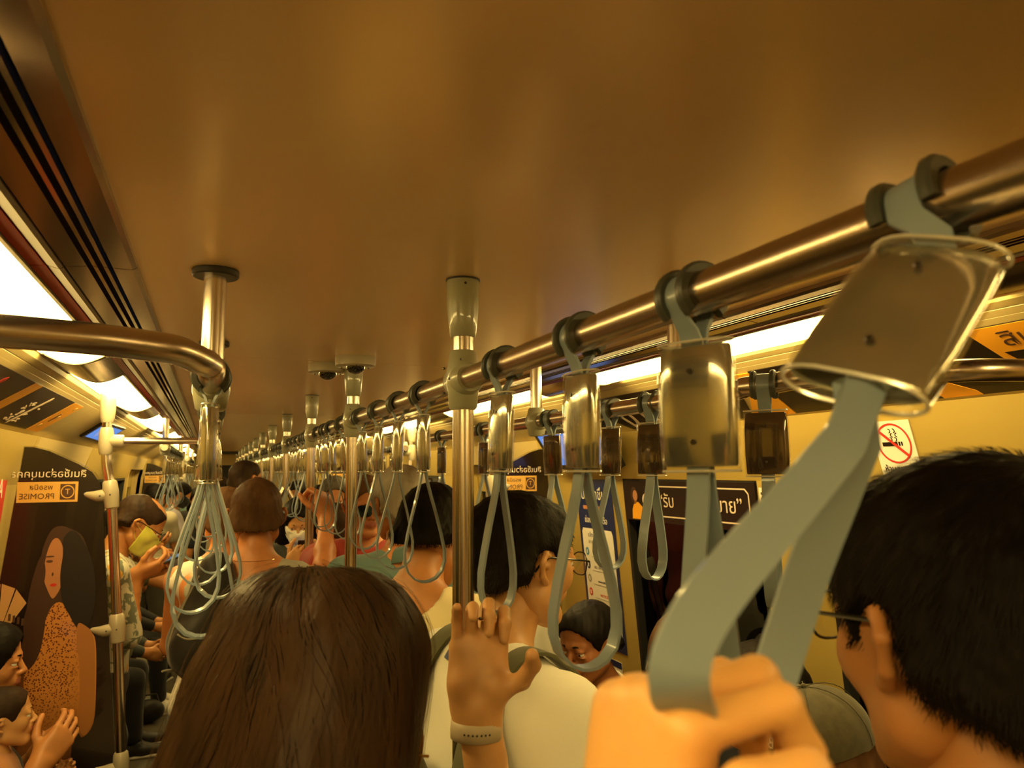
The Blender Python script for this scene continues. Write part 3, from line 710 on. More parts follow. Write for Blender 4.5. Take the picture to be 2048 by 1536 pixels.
# ------------------------------------------------------------------ head
class Head:
    def __init__(s, piv, R, sc, h, female=False, age=1.0):
        s.p = v3(piv); s.R = np.array(R, float); s.s = sc; s.h = h; s.female = female; s.age = age
    def P(s, x, y, z): return s.p+s.R @ (np.array([x, y, z])*s.s)
    def grid(s, ex=0.0, low=-.15):
        pts = np.array([s.P(a, b, c) for a in (-.12-ex, .12+ex) for b in (-.15-ex, .15+ex) for c in (low, .15)])
        return Clay(pts.min(0), pts.max(0), s.h)
    def e(s, c, x, r, **k): k.setdefault('k', .02); k['k'] *= s.s; return c.ell(s.P(*x), [q*s.s for q in r], R=s.R, **k)
    def t(s, c, a, b, ra, rb=None, **k): k.setdefault('k', .01); k['k'] *= s.s; return c.cone(s.P(*a), s.P(*b), ra*s.s, (ra if rb is None else rb)*s.s, **k)
    def field(s, ears=True):
        c = s.grid(); j = .9 if s.female else 1.0
        s.e(c, (0, -.014, .030), (.0745, .096, .084)); s.e(c, (0, .028, -.018), (.0625*j, .060, .082), k=.03)
        s.e(c, (0, .045, .052), (.055, .036, .040), k=.03)
        for q in (-1, 1):
            s.t(c, (q*.050*j, .004, -.060), (q*.016, .066, -.094), .019*j, .016, k=.03)
            s.e(c, (q*.040*j, .058, -.022), (.022, .024, .024), k=.02)
            s.t(c, (q*.012, .088, .022), (q*.040, .076, .020), .0085, .008, k=.014)
        s.e(c, (0, .072, -.092), (.018, .016, .014), k=.02)
        for q in (-1, 1): s.e(c, (q*.031, .102, .002), (.017, .016, .011), k=.012, op='sub')
        s.t(c, (0, .088, .014), (0, .107, -.022), .0062, .0088, k=.010); s.e(c, (0, .108, -.026), (.0095, .0085, .008), k=.006)
        for q in (-1, 1): s.e(c, (q*.0115, .0985, -.029), (.0072, .009, .0068), k=.006)
        s.e(c, (0, .083, -.052), (.026, .018, .020), k=.012)
        for q in (-1, 1):
            s.t(c, (0, .0985, -.0475), (q*.020, .088, -.0505), .0042, .0028, k=.005); s.t(c, (0, .0975, -.0590), (q*.018, .0875, -.0560), .0050, .0030, k=.005)
            s.e(c, (q*.031, .0838, .0098), (.0158, .0128, .0078), k=.004); s.e(c, (q*.031, .0836, -.0080), (.0148, .0120, .0054), k=.004)
        s.t(c, (-.024, .0985, -.0533), (.024, .0985, -.0533), .0016, k=.003, op='sub')
        if ears:
            for q in (-1, 1):
                s.t(c, (q*.074, .004, .012), (q*.086, -.012, .018), .0055, k=.006); s.t(c, (q*.086, -.012, .018), (q*.092, -.023, .004), .0055, .0052, k=.004)
                s.t(c, (q*.092, -.023, .004), (q*.085, -.016, -.018), .0052, .0050, k=.004); s.t(c, (q*.085, -.016, -.018), (q*.075, .000, -.030), .0058, .0066, k=.004)
                s.t(c, (q*.074, .000, -.002), (q*.079, -.010, -.004), .007, .004, k=.008)
        return c
    def hair(s, style='short', off=0.0, noise=.0015):
        lo = -.15 if style in ('short', 'crop', 'bald', 'side') else -.42
        c = s.grid(.02 if lo < -.2 else 0, lo)
        o = {'crop': .004, 'bald': .004, 'short': .010, 'side': .012, 'long': .014, 'bob': .014, 'tail': .008}[style]+off
        s.e(c, (0, -.014, .030), (.0745+o, .096+o, .084+o)); s.e(c, (0, .045, .052), (.055+o*.8, .036+o*.8, .040+o), k=.03)
        s.t(c, (-.045, -.045, -.035), (.045, -.045, -.035), .045+o*.5, k=.03)
        if style in ('long', 'bob'):
            L = -.34 if style == 'long' else -.13
            s.t(c, (0, -.055, -.02), (0, -.075, L), .080+o, .085+o, k=.04)
            for q in (-1, 1): s.t(c, (q*.060, -.005, .01), (q*.085, -.02, L*.9), .030+o*.4, .036, k=.03)
        if style == 'tail': s.t(c, (0, -.11, .03), (0, -.13, -.16), .03, .018, k=.02)
        s.e(c, (0, .095, -.040), (.068 if style in ('long', 'bob') else .090, .072, .112), k=.010, op='sub')
        if style not in ('long', 'bob'):
            for q in (-1, 1): s.e(c, (q*.086, .002, -.028), (.036, .036, .054), k=.008, op='sub')
            for q in (-1, 1): c.cut(s.P(q*.056, -.06, -.055), s.R @ np.array([q*.75, 0, -.65]))
            X = s.P(0, -.08, -.050); c.cut(X, s.R @ np.array([0, .35, -1.0]))
        if style == 'bald': s.e(c, (0, .045, .105), (.040, .075, .040), k=.010, op='sub')
        if noise: c.wrinkle(noise*s.s, 260/s.s, 240/s.s, 120/s.s, 1.3)
        for q in (-1, 1): s.t(c, (q*.016, .0945, .024), (q*.046, .078, .024), .0048, .0032, k=.002)
        return c
# ------------------------------------------------------------------ people
def skin_mat(name, c, k=.02): return mat(name, c, .46, sss=.12, bump=(260, (1, 1, 1), .05, .0006), mix=(tuple(q*.84 for q in c), 22, (1, 1, 1), .35, .7, 4))
SKIN = {'tan': skin_mat('skin_tan', (.52, .225, .075)), 'light': skin_mat('skin_light', (.62, .33, .13)), 'red': skin_mat('skin_ruddy', (.58, .23, .08)), 'brown': skin_mat('skin_brown', (.33, .125, .045))}
LIP = mat('lips', (.42, .13, .09), .4)
def hair_mat(name, c, c2): return mat(name, c, .58, mix=(c2, 26, (1, 1, .15), .35, .7, 5), bump=(150, (1, 1, .10), .5, .002), spec=.10)
HAIR = {'black': hair_mat('hair_black', (.0055, .0042, .004), (.012, .009, .007)), 'brown': hair_mat('hair_brown', (.075, .036, .017), (.13, .065, .028)), 'grey': hair_mat('hair_grey', (.36, .32, .26), (.50, .46, .38)), 'dark': hair_mat('hair_dark_brown', (.022, .013, .009), (.045, .025, .014)), 'pepper': hair_mat('hair_pepper', (.07, .06, .05), (.16, .14, .11))}
def cloth(name, c, rough=.75, mix=None, sheen=.2): return mat(name, c, rough, mix=mix, sheen=sheen, bump=(420, (1, 1, 1), .15, .0008), spec=.2)
EYE_W = mat('eye_white', (.75, .70, .62), .2); EYE_D = mat('eye_iris', (.02, .012, .008), .1)
FRAME_B = mat('glasses_frame', (.010, .009, .009), .25); SUN = mat('sunglass_lens', (.006, .006, .006), .05, coat=1)
def ik(a, b, L1, L2, hint):
    a, b = v3(a), v3(b); d = b-a; L = np.linalg.norm(d); mxl = (L1+L2)*.995
    if L > mxl: b = a+d/L*mxl; d = b-a; L = mxl
    x = (L1*L1-L2*L2+L*L)/(2*L); y = math.sqrt(max(L1*L1-x*x, 0)); u = d/L; hint = norm(hint); p = hint-u*(hint @ u)
    return a+u*x+norm(p)*y, b
def rotm(yaw=0, pitch=0, roll=0):            # pitch + looks down, yaw + turns left
    return np.array((Matrix.Rotation(R_(yaw), 3, 'Z') @ Matrix.Rotation(R_(-pitch), 3, 'X') @ Matrix.Rotation(R_(roll), 3, 'Y')))
def glasses(H, parent, frame=None, lens=None, w=.0245, hgt=.019, rnd=1.0, name='glasses', fy=.1145):
    g = MB(); fr = frame or FRAME_B
    for q in (-1, 1):
        pts = []
        for k in range(25):
            a = 2*math.pi*k/24; x = q*.033+w*math.copysign(abs(math.cos(a))**(.75*rnd), math.cos(a)); z = .001+hgt*math.copysign(abs(math.sin(a))**(.75*rnd), math.sin(a))
            pts.append(H.P(x, fy-.45*(abs(x)-.01)**2*10, z))
        g.tube(pts, .0013*H.s, 6)
        g.tube([H.P(q*(.033+w), fy-.0045, .006), H.P(q*.070, .098, .008), H.P(q*.079, .06, .010), H.P(q*.081, .0, .012), H.P(q*.083, -.018, .004), H.P(q*.083, -.030, -.012)], [.0018*H.s]*6, 6)
    g.tube([H.P(-.009, .113, .004), H.P(0, .116, .007), H.P(.009, .113, .004)], .0013*H.s, 6)
    go = g.build(name, fr, parent, smooth=True)
    for q in (-1, 1):
        m = MB(); pts = []; n = 20
        for k in range(n):
            a = 2*math.pi*k/n; x = q*.033+w*math.copysign(abs(math.cos(a))**(.75*rnd), math.cos(a)); z = .001+hgt*math.copysign(abs(math.sin(a))**(.75*rnd), math.sin(a))
            pts.append((x, fy-.45*(abs(x)-.01)**2*10, z))
        v = [H.P(*p) for p in pts]+[H.P(p[0], p[1]-.0014, p[2]) for p in pts]
        m.add(v, [tuple(range(n)), tuple(range(2*n-1, n-1, -1))]+[(i, i+n, (i+1) % n+n, (i+1) % n) for i in range(n)])
        m.build('lens', lens or M_lens, go)
    return go
def person(label, loc, heading, height, pose=None, top=None, legs=None, hairc='black', style='short', skin='tan', res=.010, hres=.006, female=False, spec_glasses=None, mask=None, face=True, sleeve=.55, hem=None, group=None, shoe='dark', neckline=.075, shirt_mat=None, extra=None, width=1.0, hair_off=0.0, bare_arms=False, category='person', wr=.004):
    pose = pose or {}; s = height/1.735
    root = empty('person', (loc[0], loc[1], 0), (0, 0, R_(heading))); tag(root, label, category, group)
    Mi = (Matrix.Translation((loc[0], loc[1], 0)) @ Matrix.Rotation(R_(heading), 4, 'Z')).inverted()
    def tl(p): return v3(Mi @ Vector(p)) if p is not None else None
    def tv(d): return v3(Mi.to_3x3() @ Vector(d))
    seat = pose.get('seat'); lean = R_(pose.get('lean', 0)); up = np.array([0, math.sin(lean), math.cos(lean)]); fw = np.array([0, math.cos(lean), -math.sin(lean)])
    P0 = np.array([0, 0, .47+.05]) if seat else np.array([0, 0, .93*s])
    if pose.get('pz'): P0[2] = pose['pz']
    A = lambda x, y, z: P0+(np.array([1, 0, 0])*x+fw*y+up*z)*s          # torso frame
    sw = (.150 if female else .170)*width; W_ = width*(.9 if female else 1.0)
    sh = [A(-sw, -.012, .470), A(sw, -.012, .470)]; nk = A(0, -.018, .520)
    hd = pose.get('head', (0, 0, 0)); HR = rotm(hd[0], hd[1]+pose.get('lean', 0)*.0, hd[2]); piv = A(0, 0, .585)
    hc = piv+HR @ (np.array([0, .022, .100])*s); H = Head(hc, HR, s*pose.get('hs', 1.0), hres, female)
    wr_t = {}; el = {}
    for q, key in ((0, 'l'), (1, 'r')):
        sg = -1 if q == 0 else 1; t = tl(pose.get(key+'w'))
        if t is None: t = A(sg*.235, .06, -.05) if not seat else np.array([sg*.10, .28, .62])*1.0
        e_, w_ = ik(sh[q], t, .285*s, .250*s, tv(pose[key+'e']) if key+'e' in pose else np.array([sg*.5, -.5, -.8])); el[q] = e_; wr_t[q] = w_
    if seat:
        hips = [P0+np.array([-.09, .02, 0]), P0+np.array([.09, .02, 0])]; kz = pose.get('kz', .49*s); az = pose.get('az', .09); kd = pose.get('kd', .40)*s; kn = [np.array([-.11, kd, kz]), np.array([.11, kd, kz])]; an = [np.array([-.11, kd, az]), np.array([.11, kd+.02, az])]
    else:
        hips = [P0+np.array([-.085*s, 0, -.02]), P0+np.array([.085*s, 0, -.02])]; kn = [np.array([-.10, .02, .50])*s, np.array([.10, .03, .50])*s]; an = [np.array([-.11, -.02, .09])*s, np.array([.12, .02, .09])*s]
    # ---- body surface
    pts = np.array([hc+.02, hc-.02, *sh, *el.values(), *wr_t.values(), *kn, *an, P0]); lo = pts.min(0)-.16; hi = pts.max(0)+.16; lo[2] = 0.0
    c = Clay(lo, hi, res)
    def torso(c, o=0.0, k=.05):
        c.ell(A(0, .0, .02), np.array([.150*W_+o, .105+o, .12+o])*s, R=np.stack([[1, 0, 0], fw, up], 1), k=k)
        c.ell(A(0, .005, .16), np.array([.135*W_+o, .095+o, .14+o])*s, R=np.stack([[1, 0, 0], fw, up], 1), k=k)
        c.ell(A(0, .0, .345), np.array([.158*W_+o, .105+o, .17+o])*s, R=np.stack([[1, 0, 0], fw, up], 1), k=k)
        c.cone(A(-sw*.95, -.012, .465), A(sw*.95, -.012, .465), (.055+o)*s, k=k)
        if female: 
            for q in (-1, 1): c.ell(A(q*.07, .075, .335), np.array([.055+o, .05+o, .055+o])*s, k=.03)
    torso(c)
    c.cone(A(0, -.022, .50), A(0, .008, .60), .056*s*(.88 if female else 1), .052*s*(.88 if female else 1), k=.035)
    for q in (-1, 1): c.cone(A(q*.115, -.018, .488), A(q*.02, -.020, .545), .038*s, .036*s, k=.03)
    for q in (0, 1):
        c.cone(sh[q], el[q], .050*s*W_, .039*s, k=.025); c.cone(el[q], wr_t[q], .039*s, .0255*s, k=.015); m_ = el[q]+(wr_t[q]-el[q])*.3; c.ell(m_, (.040*s,)*3, k=.02)
        c.cone(hips[q], kn[q], .082*s*W_, .056*s, k=.04); c.cone(kn[q], an[q], .054*s, .036*s, k=.02); c.ell(kn[q]+(an[q]-kn[q])*.3+np.array([0, -.015*s, 0]), (.050*s, .052*s, .09*s), k=.03)
        c.cone(an[q]+np.array([0, -.03*s, -.055*s]), an[q]+np.array([0, .15*s, -.065*s]), .030*s, .024*s, k=.03)
    parts = [c.mesh()]
    hf = H.field(); HD = hf.D.copy(); parts.append(hf.mesh()); nb = len(parts[0][0])
    info = {}
    for q, key in ((0, 'l'), (1, 'r')):
        sg = -1 if q == 0 else 1; hp = pose.get(key+'h') or {}
        fd = tv(hp['f']) if 'f' in hp else norm(norm(wr_t[q]-el[q])+np.array([0, .15, 0])); nn = tv(hp['n']) if 'n' in hp else np.array([-sg*1.0, -.2, .1])
        # l = f x n * side must point to the thumb side: right hand palm normal n, fingers f -> thumb on n x f
        (hm, tips, tt) = hand_mesh(wr_t[q], fd, nn, (1 if q == 1 else -1), s*pose.get('hands', 1.0), pose.get('handres', max(.0042, hres*.9)), hp.get('c'), hp.get('t'), hp.get('s', .06), fore=el[q])
        parts.append(hm); info[key] = (wr_t[q], norm(fd), norm(nn), tips, tt)
    V, F = join(parts)
    fc = V[F].mean(1); loc_ = (fc-hc) @ HR/ H.s
    lip = (np.abs(loc_[:, 0]) < .021) & (loc_[:, 1] > .088) & (loc_[:, 1] < .108) & (loc_[:, 2] < -.0445) & (loc_[:, 2] > -.0625)
    b = mesh_obj('body', V, F, None, root, True, [SKIN[skin], LIP], lip.astype(int))
    if face:
        for q in (-1, 1):
            e = MB().sphere((0, 0, 0), .0112*H.s, 8); R3 = Matrix([list(r) for r in HR]).to_4x4(); vs = []
            Me = Matrix.Translation(H.P(q*.031, .0815, .002)) @ R3 @ Matrix.Rotation(-math.pi/2+R_(pose.get('gaze', 0)), 4, 'X')
            o = mesh_obj('eye', [Me @ Vector(p) for p in e.v], e.f, None, root, True, [EYE_W, EYE_D], [1 if Vector([sum(e.v[i][a] for i in f)/len(f) for a in range(3)]).normalized().z > .87 else 0 for f in e.f])
    if style != 'none':
        hc_ = H.hair(style, hair_off); V, F = hc_.mesh(); mesh_obj('hair', V, F, HAIR[hairc], root, True)
    if spec_glasses: glasses(H, root, **(spec_glasses if isinstance(spec_glasses, dict) else {}))
    if mask:
        m = H.grid(); m.D = HD-.0055*H.s
        m.ell(H.P(0, .095, -.048), np.array([.040, .022, .034])*H.s, R=H.R, k=.02)
        for (p, n_) in (((0, .09, -.006), (0, .35, 1)), ((0, .026, 0), (0, -1, 0)), ((0, .06, -.112), (0, .1, -1))): m.cut(H.P(*p), H.R @ np.array(n_))
        V, F = m.mesh(); mo = mesh_obj('face_mask', V, F, mask, root, True)
        lp = MB()
        for q in (-1, 1):
            for z in (-.022, -.075): lp.tube([H.P(q*.058, .045, z), H.P(q*.072, .02, z*.7), H.P(q*.080, -.006, z*.4+.004)], .0011*H.s, 5)
        lp.build('ear_loop', mask, mo)
    # ---- clothes
    hz = hem if hem is not None else -.03
    if top is not None:
        o = .014; c = Clay(lo, hi, res); torso(c, o)
        for q in (0, 1):
            if not bare_arms and sleeve > 0:
                t = min(sleeve, 1.0); c.cone(sh[q], sh[q]+(el[q]-sh[q])*t, (.060+o*.3)*s*W_, (.053+o*.3)*s, k=.03)
                if sleeve > 1: c.cone(el[q], el[q]+(wr_t[q]-el[q])*min(1, sleeve-1), .050*s, .036*s, k=.02)
        for q in (-1, 1): c.cone(A(q*(.10 if bare_arms else .115), -.018, .490), A(q*.045, -.024, .530), (.040+o*.6)*s, .034*s, k=.03)
        if bare_arms:
            for q in (-1, 1): c.cone(A(q*.235, -.10, .38), A(q*.235, .12, .38), .085*s, k=.01, op='sub'); c.cone(A(q*.225, 0, .47), A(q*.225, .0, .60), .070*s, k=.01, op='sub')
        c.cone(A(0, -.03, .535), A(0, .05, .66), neckline*s, k=.006, op='sub')
        if not seat and not pose.get('lean'): c.ell(A(0, 0, hz+.06), np.array([.165*W_+o, .115+o, .12])*s, k=.06)
        c.cut(A(0, 0, hz), -up)
        c.wrinkle(wr*s, 34, 30, 26, random.uniform(0, 6))
        V, F = c.mesh(); mesh_obj(shirt_mat or 'shirt', V, F, top, root, True)
    if legs is not None:
        lm, ln = legs; c = Clay([lo[0], lo[1], 0], [hi[0], hi[1], P0[2]+.20], res); o = .014
        c.ell(A(0, 0, .02), np.array([.152*W_+o, .110+o, .12+o])*s, k=.05)
        for q in (0, 1):
            t = min(ln, 1.0); c.cone(hips[q], hips[q]+(kn[q]-hips[q])*t, .094*s*W_, .072*s, k=.04)
            if ln > 1: c.cone(kn[q], kn[q]+(an[q]-kn[q])*(ln-1), .074*s, .056*s, k=.03)
        c.cut(A(0, 0, .09), up); c.wrinkle(.004, 30, 26, 22, random.uniform(0, 6))
        V, F = c.mesh(); mesh_obj('trousers' if ln > 1 else 'shorts', V, F, lm, root, True)
    if shoe:
        for q in (0, 1):
            lo2 = an[q]-np.array([.08, .14, .10])*s; hi2 = an[q]+np.array([.08, .28, .04])*s; c = Clay(lo2, hi2, max(.006, res*.7)); a = an[q]*[1, 1, 0]; k_ = lambda x, y, z: a+np.array([x, y, z])*s
            c.cone(k_(0, -.045, .045), k_(0, .06, .042), .046*s, .046*s, k=.02); c.cone(k_(0, .06, .040), k_(0, .17, .034), .046*s, .038*s, k=.02); c.cone(k_(0, -.03, .06), k_(0, .02, .085), .042*s, .040*s, k=.02)
            c.cut(k_(0, 0, .002), (0, 0, -1)); c.cut(k_(0, 0, .105), (0, 0, 1)); V, F = c.mesh()
            o_ = mesh_obj('shoe', V, F, SHOE[shoe], root, True)
            sl = MB().box((a[0], a[1]+.065*s, .010*s), (.094*s, .27*s, .020*s)); sl.build('sole', SHOE['sole'], o_, bevel=.008)
    return dict(root=root, H=H, A=A, el=el, wr=wr_t, info=info, M=Mi.inverted(), s=s, up=up)
SHOE = {'dark': mat('shoe_dark', (.015, .013, .012), .5), 'white': mat('shoe_white', (.72, .70, .64), .5), 'sole': mat('shoe_sole', (.55, .52, .45), .6)}

def strands(parent, c, n, length, step, width, flow, m, name='hair_strands', start=None, off=.001, lift=0.0, seed=1, jit=.25, taper=True):
    """thin ribbons that follow the surface of the clay field c"""
    rs = np.random.RandomState(seed); V, F = c.mesh(); D = c.D; h = c.h
    def samp(p):
        q = (p-c.lo)/h; i = np.clip(np.floor(q).astype(int), 0, np.array(D.shape)-2); f = q-i; r = 0
        for a in (0, 1):
            for b in (0, 1):
                for e in (0, 1):
                    w = (f[:, 0] if a else 1-f[:, 0])*(f[:, 1] if b else 1-f[:, 1])*(f[:, 2] if e else 1-f[:, 2]); r = r+w*D[i[:, 0]+a, i[:, 1]+b, i[:, 2]+e]
        return r
    def grad(p):
        g = np.stack([samp(p+np.eye(3)[k]*h)-samp(p-np.eye(3)[k]*h) for k in range(3)], 1); return g/(np.linalg.norm(g, axis=1, keepdims=True)+1e-9)
    cand = V if start is None else V[start(V)]
    P = cand[rs.randint(0, len(cand), n)]+rs.normal(0, h*.6, (n, 3)); segs = max(2, int(length/step)); pts = []; nr = []
    ln = rs.uniform(.75, 1.1, n)[:, None]; J = rs.normal(0, jit, (n, 3))
    for s_ in range(segs+1):
        g = grad(P); d = samp(P); hold = off+lift*s_/segs
        P = P-g*np.clip(d-hold, -.01, .01)[:, None]*(1 if lift == 0 or s_ == 0 else .0)
        pts.append(P.copy()); nr.append(g)
        t = flow(P)+J*.35; t = t-g*(t*g).sum(1)[:, None]*(1 if lift == 0 else .9); t = t/(np.linalg.norm(t, axis=1, keepdims=True)+1e-9)
        if lift: t = t+g*lift
        P = P+t*step*ln
    pts = np.stack(pts, 1); nr = np.stack(nr, 1); T = np.gradient(pts, axis=1); B = np.cross(T, nr); B /= (np.linalg.norm(B, axis=2, keepdims=True)+1e-9)
    w = np.linspace(1, .15 if taper else .8, segs+1)[None, :, None]*width*.5
    A = np.stack([pts-B*w, pts+B*w], 2).reshape(-1, 3); k = (segs+1)*2; base = (np.arange(n)*k)[:, None]; q = (np.arange(segs)*2)[None, :]
    Fq = np.stack([base+q, base+q+1, base+q+3, base+q+2], 2).reshape(-1, 4)
    o = mesh_obj(name, A, Fq, m, parent, True); o['kind'] = 'stuff'; return o
# ------------------------------------------------------------------ the passengers
C_polo = cloth('polo_white', (.80, .78, .68)); C_tank = cloth('tank_grey', (.40, .385, .31), mix=((.33, .32, .26), 18, (1, 1, 1), .35, .65, 5))
C_cream = cloth('tee_cream', (.78, .68, .40)); C_teal = cloth('shirt_teal', (.12, .20, .20)); C_red = cloth('shirt_red', (.32, .035, .022)); C_navy = cloth('shirt_navy', (.022, .026, .04))
C_hood = cloth('hoodie_dark', (.040, .045, .040)); C_black = cloth('cloth_black', (.012, .011, .012)); C_greytee = cloth('tee_grey', (.42, .38, .28)); C_lilac = cloth('shirt_lilac', (.36, .34, .42)); C_white = cloth('tee_white', (.72, .70, .62))
C_denim = cloth('trousers_dark', (.025, .026, .035)); C_khaki = cloth('shorts_khaki', (.05, .045, .03)); C_pink = cloth('shirt_pink', (.50, .13, .12)); C_mask = cloth('mask_white', (.74, .72, .64)); C_masky = cloth('mask_yellow', (.62, .62, .10)); C_maskd = cloth('mask_dark', (.015, .015, .016)); C_olive = cloth('olive_cloth', (.10, .10, .05))
# printed shirt: pale green-white ground with dark leaves and orange flowers
def floral():
    m = cloth('shirt_floral', (.55, .56, .44)); nt = m.node_tree; b = nt.nodes['Principled BSDF']; L = nt.links.new
    tc = nt.nodes.new('ShaderNodeTexCoord'); v = nt.nodes.new('ShaderNodeTexVoronoi'); v.inputs['Scale'].default_value = 16; n = nt.nodes.new('ShaderNodeTexNoise'); n.inputs['Scale'].default_value = 22; n.inputs['Detail'].default_value = 3; n.inputs['Distortion'].default_value = 1.2
    L(tc.outputs['Object'], v.inputs['Vector']); L(tc.outputs['Object'], n.inputs['Vector'])
    r = nt.nodes.new('ShaderNodeMapRange'); r.inputs['From Min'].default_value = .52; r.inputs['From Max'].default_value = .56; L(n.outputs['Fac'], r.inputs[0])
    x = nt.nodes.new('ShaderNodeMix'); x.data_type = 'RGBA'; x.inputs[6].default_value = (.58, .58, .46, 1); x.inputs[7].default_value = (.16, .19, .14, 1); L(r.outputs[0], x.inputs[0])
    r2 = nt.nodes.new('ShaderNodeMapRange'); r2.inputs['From Min'].default_value = .30; r2.inputs['From Max'].default_value = .24; L(v.outputs['Distance'], r2.inputs[0])
    y = nt.nodes.new('ShaderNodeMix'); y.data_type = 'RGBA'; y.inputs[7].default_value = (.72, .38, .04, 1); L(x.outputs[2], y.inputs[6])
    mm = nt.nodes.new('ShaderNodeMath'); mm.operation = 'MULTIPLY'; sp = nt.nodes.new('ShaderNodeSeparateColor'); L(v.outputs['Color'], sp.inputs[0]); gt = nt.nodes.new('ShaderNodeMath'); gt.operation = 'GREATER_THAN'; gt.inputs[1].default_value = .6; L(sp.outputs[0], gt.inputs[0])
    L(r2.outputs[0], mm.inputs[0]); L(gt.outputs[0], mm.inputs[1]); L(mm.outputs[0], y.inputs[0]); L(y.outputs[2], b.inputs['Base Color']); return m
C_floral = floral()
def striped(name, c1, c2, sc, rot=(0, 0, 0), band=.5):
    m = cloth(name, c1); nt = m.node_tree; b = nt.nodes['Principled BSDF']; L = nt.links.new
    tc = nt.nodes.new('ShaderNodeTexCoord'); mp = nt.nodes.new('ShaderNodeMapping'); mp.inputs['Rotation'].default_value = rot; w = nt.nodes.new('ShaderNodeTexWave'); w.bands_direction = 'Z'; w.inputs['Scale'].default_value = sc
    r = nt.nodes.new('ShaderNodeMapRange'); r.inputs['From Min'].default_value = band-.06; r.inputs['From Max'].default_value = band+.06; x = nt.nodes.new('ShaderNodeMix'); x.data_type = 'RGBA'; x.inputs[6].default_value = (*c1, 1); x.inputs[7].default_value = (*c2, 1)
    L(tc.outputs['Object'], mp.inputs[0]); L(mp.outputs[0], w.inputs['Vector']); L(w.outputs['Fac'], r.inputs[0]); L(r.outputs[0], x.inputs[0]); L(x.outputs[2], b.inputs['Base Color']); return m
C_stripe = striped('shirt_striped', (.50, .48, .36), (.11, .16, .18), 26)
def wl(p, x): return p['M'] @ Vector(x)
def tilt_torus(mb, c, R, r0, rt, n=32, m=8, sx=1.0, sy=1.0):
    pts = [Vector(c)+Vector(R @ np.array([r0*sx*math.cos(2*math.pi*k/n), r0*sy*math.sin(2*math.pi*k/n), 0])) for k in range(n+1)]
    return mb.tube(pts, rt, m)
def collar(p, m, name='collar', h=.034, r=.062, stripe=None, open_=.25, dz=.0):
    """stand-and-fall collar as a flared band round the neck"""
    A = p['A']; n = 40; V = []; prof = [(r*.93, .500+dz), (r*.90, .535+dz), (r*.94, .543+dz), (r*1.10, .530+dz), (r*1.32, .500+dz), (r*1.28, .497+dz), (r*1.04, .522+dz), (r*.97, .505+dz)]
    fm = []; F = []
    for k in range(n+1):
        a = math.pi/2+open_+(2*math.pi-2*open_)*k/n
        for rr, z in prof: V.append(Vector(A(rr*math.cos(a)*1.06, -.010+rr*math.sin(a)*1.0, z-.022*math.sin(a))))
    q = len(prof)
    for k in range(n):
        for i in range(q): F.append((k*q+i, (k+1)*q+i, (k+1)*q+(i+1) % q, k*q+(i+1) % q)); fm.append(1 if (stripe and i == 3) else 0)
    F += [tuple(range(q)), tuple(n*q+i for i in range(q))[::-1]]; fm += [0, 0]
    return mesh_obj(name, V, F, None, p['root'], True, [m, stripe or m], fm)
# 1 --- man with dark hair and glasses, right foreground
pR = person('large dark-haired man with black glasses and striped shirt filling the right edge', (.534, .378), -9, 1.748, pose=dict(head=(0, 4, 0), hs=1.06), top=C_stripe, legs=(C_denim, 1.9), hairc='black', style='short', skin='tan', hres=.0032, res=.009, spec_glasses=True, neckline=.062, hair_off=.002)
collar(pR, C_stripe, 'shirt_collar', r=.070)
HR_ = pR['H']; ch = HR_.hair('short', .002)
hd_w = np.array(HR_.P(0, -.07, .10))
def flow_short(P): 
    d = P-hd_w; d = d/(np.linalg.norm(d, axis=1, keepdims=True)+1e-6); return d+np.array([0, 0, -.35])
strands(pR['root'], ch, 9000, .014, .0035, .0010, flow_short, HAIR['black'], 'hair_strands', seed=3, lift=.25)
# 2 --- white polo shirt man
pM = person('man in white polo shirt and glasses, face turned right, behind the near pole', (.435, 1.205), -80, 1.715, pose=dict(head=(4, 6, 0), lean=4), top=C_polo, legs=(C_denim, 1.9), hairc='black', style='crop', skin='light', hres=.0038, res=.010, spec_glasses=dict(w=.026, hgt=.020), sleeve=.9, neckline=.062, wr=.005, hair_off=.004, width=1.08)
collar(pM, C_polo, 'polo_collar', stripe=cloth('collar_blue', (.05, .09, .28)), r=.070)
ch = pM['H'].hair('crop', .004); hd_w2 = np.array(pM['H'].P(0, -.06, .10))
strands(pM['root'], ch, 5000, .009, .003, .0010, lambda P: (P-hd_w2)*6+np.array([0, 0, -.3]), HAIR['black'], seed=5, lift=.35)
A = pM['A']; st = MB()
def strap_band(A, side, w=.05, off=.0):
    pts = [(-.15, -.10), (-.13, .05)]; path = [(side*.105, -.135, .30), (side*.112, -.125, .42), (side*.115, -.075, .520), (side*.115, -.02, .553), (side*.112, .045, .525), (side*.105, .105, .45), (side*.10, .13, .33), (side*.11, .125, .2)]
    V = []; 
    Q = cr([Vector(p) for p in path], 5); m = MB()
    for p in Q:
        for dx, dn in ((-w/2, 0), (w/2, 0), (w/2, .006), (-w/2, .006)):
            nrm = Vector((0, p.y, p.z-.40)).normalized(); V.append(Vector(A(p.x+dx, p.y+nrm.y*dn, p.z+nrm.z*dn)))
    n = len(Q); F = [(i*4+k, (i+1)*4+k, (i+1)*4+(k+1) % 4, i*4+(k+1) % 4) for i in range(n-1) for k in range(4)]+[(0, 1, 2, 3), ((n-1)*4+3, (n-1)*4+2, (n-1)*4+1, (n-1)*4)]
    return V, F
bagM = tag(empty('backpack', (0, 0, 0)), 'dark olive backpack strap over the shoulder of the white polo shirt', 'backpack'); bagM.matrix_world = pM['M']
for q in (1, -1): v, f = strap_band(A, q); MB().add(v, f).build('shoulder_strap', C_olive, bagM, smooth=True, bevel=.001)
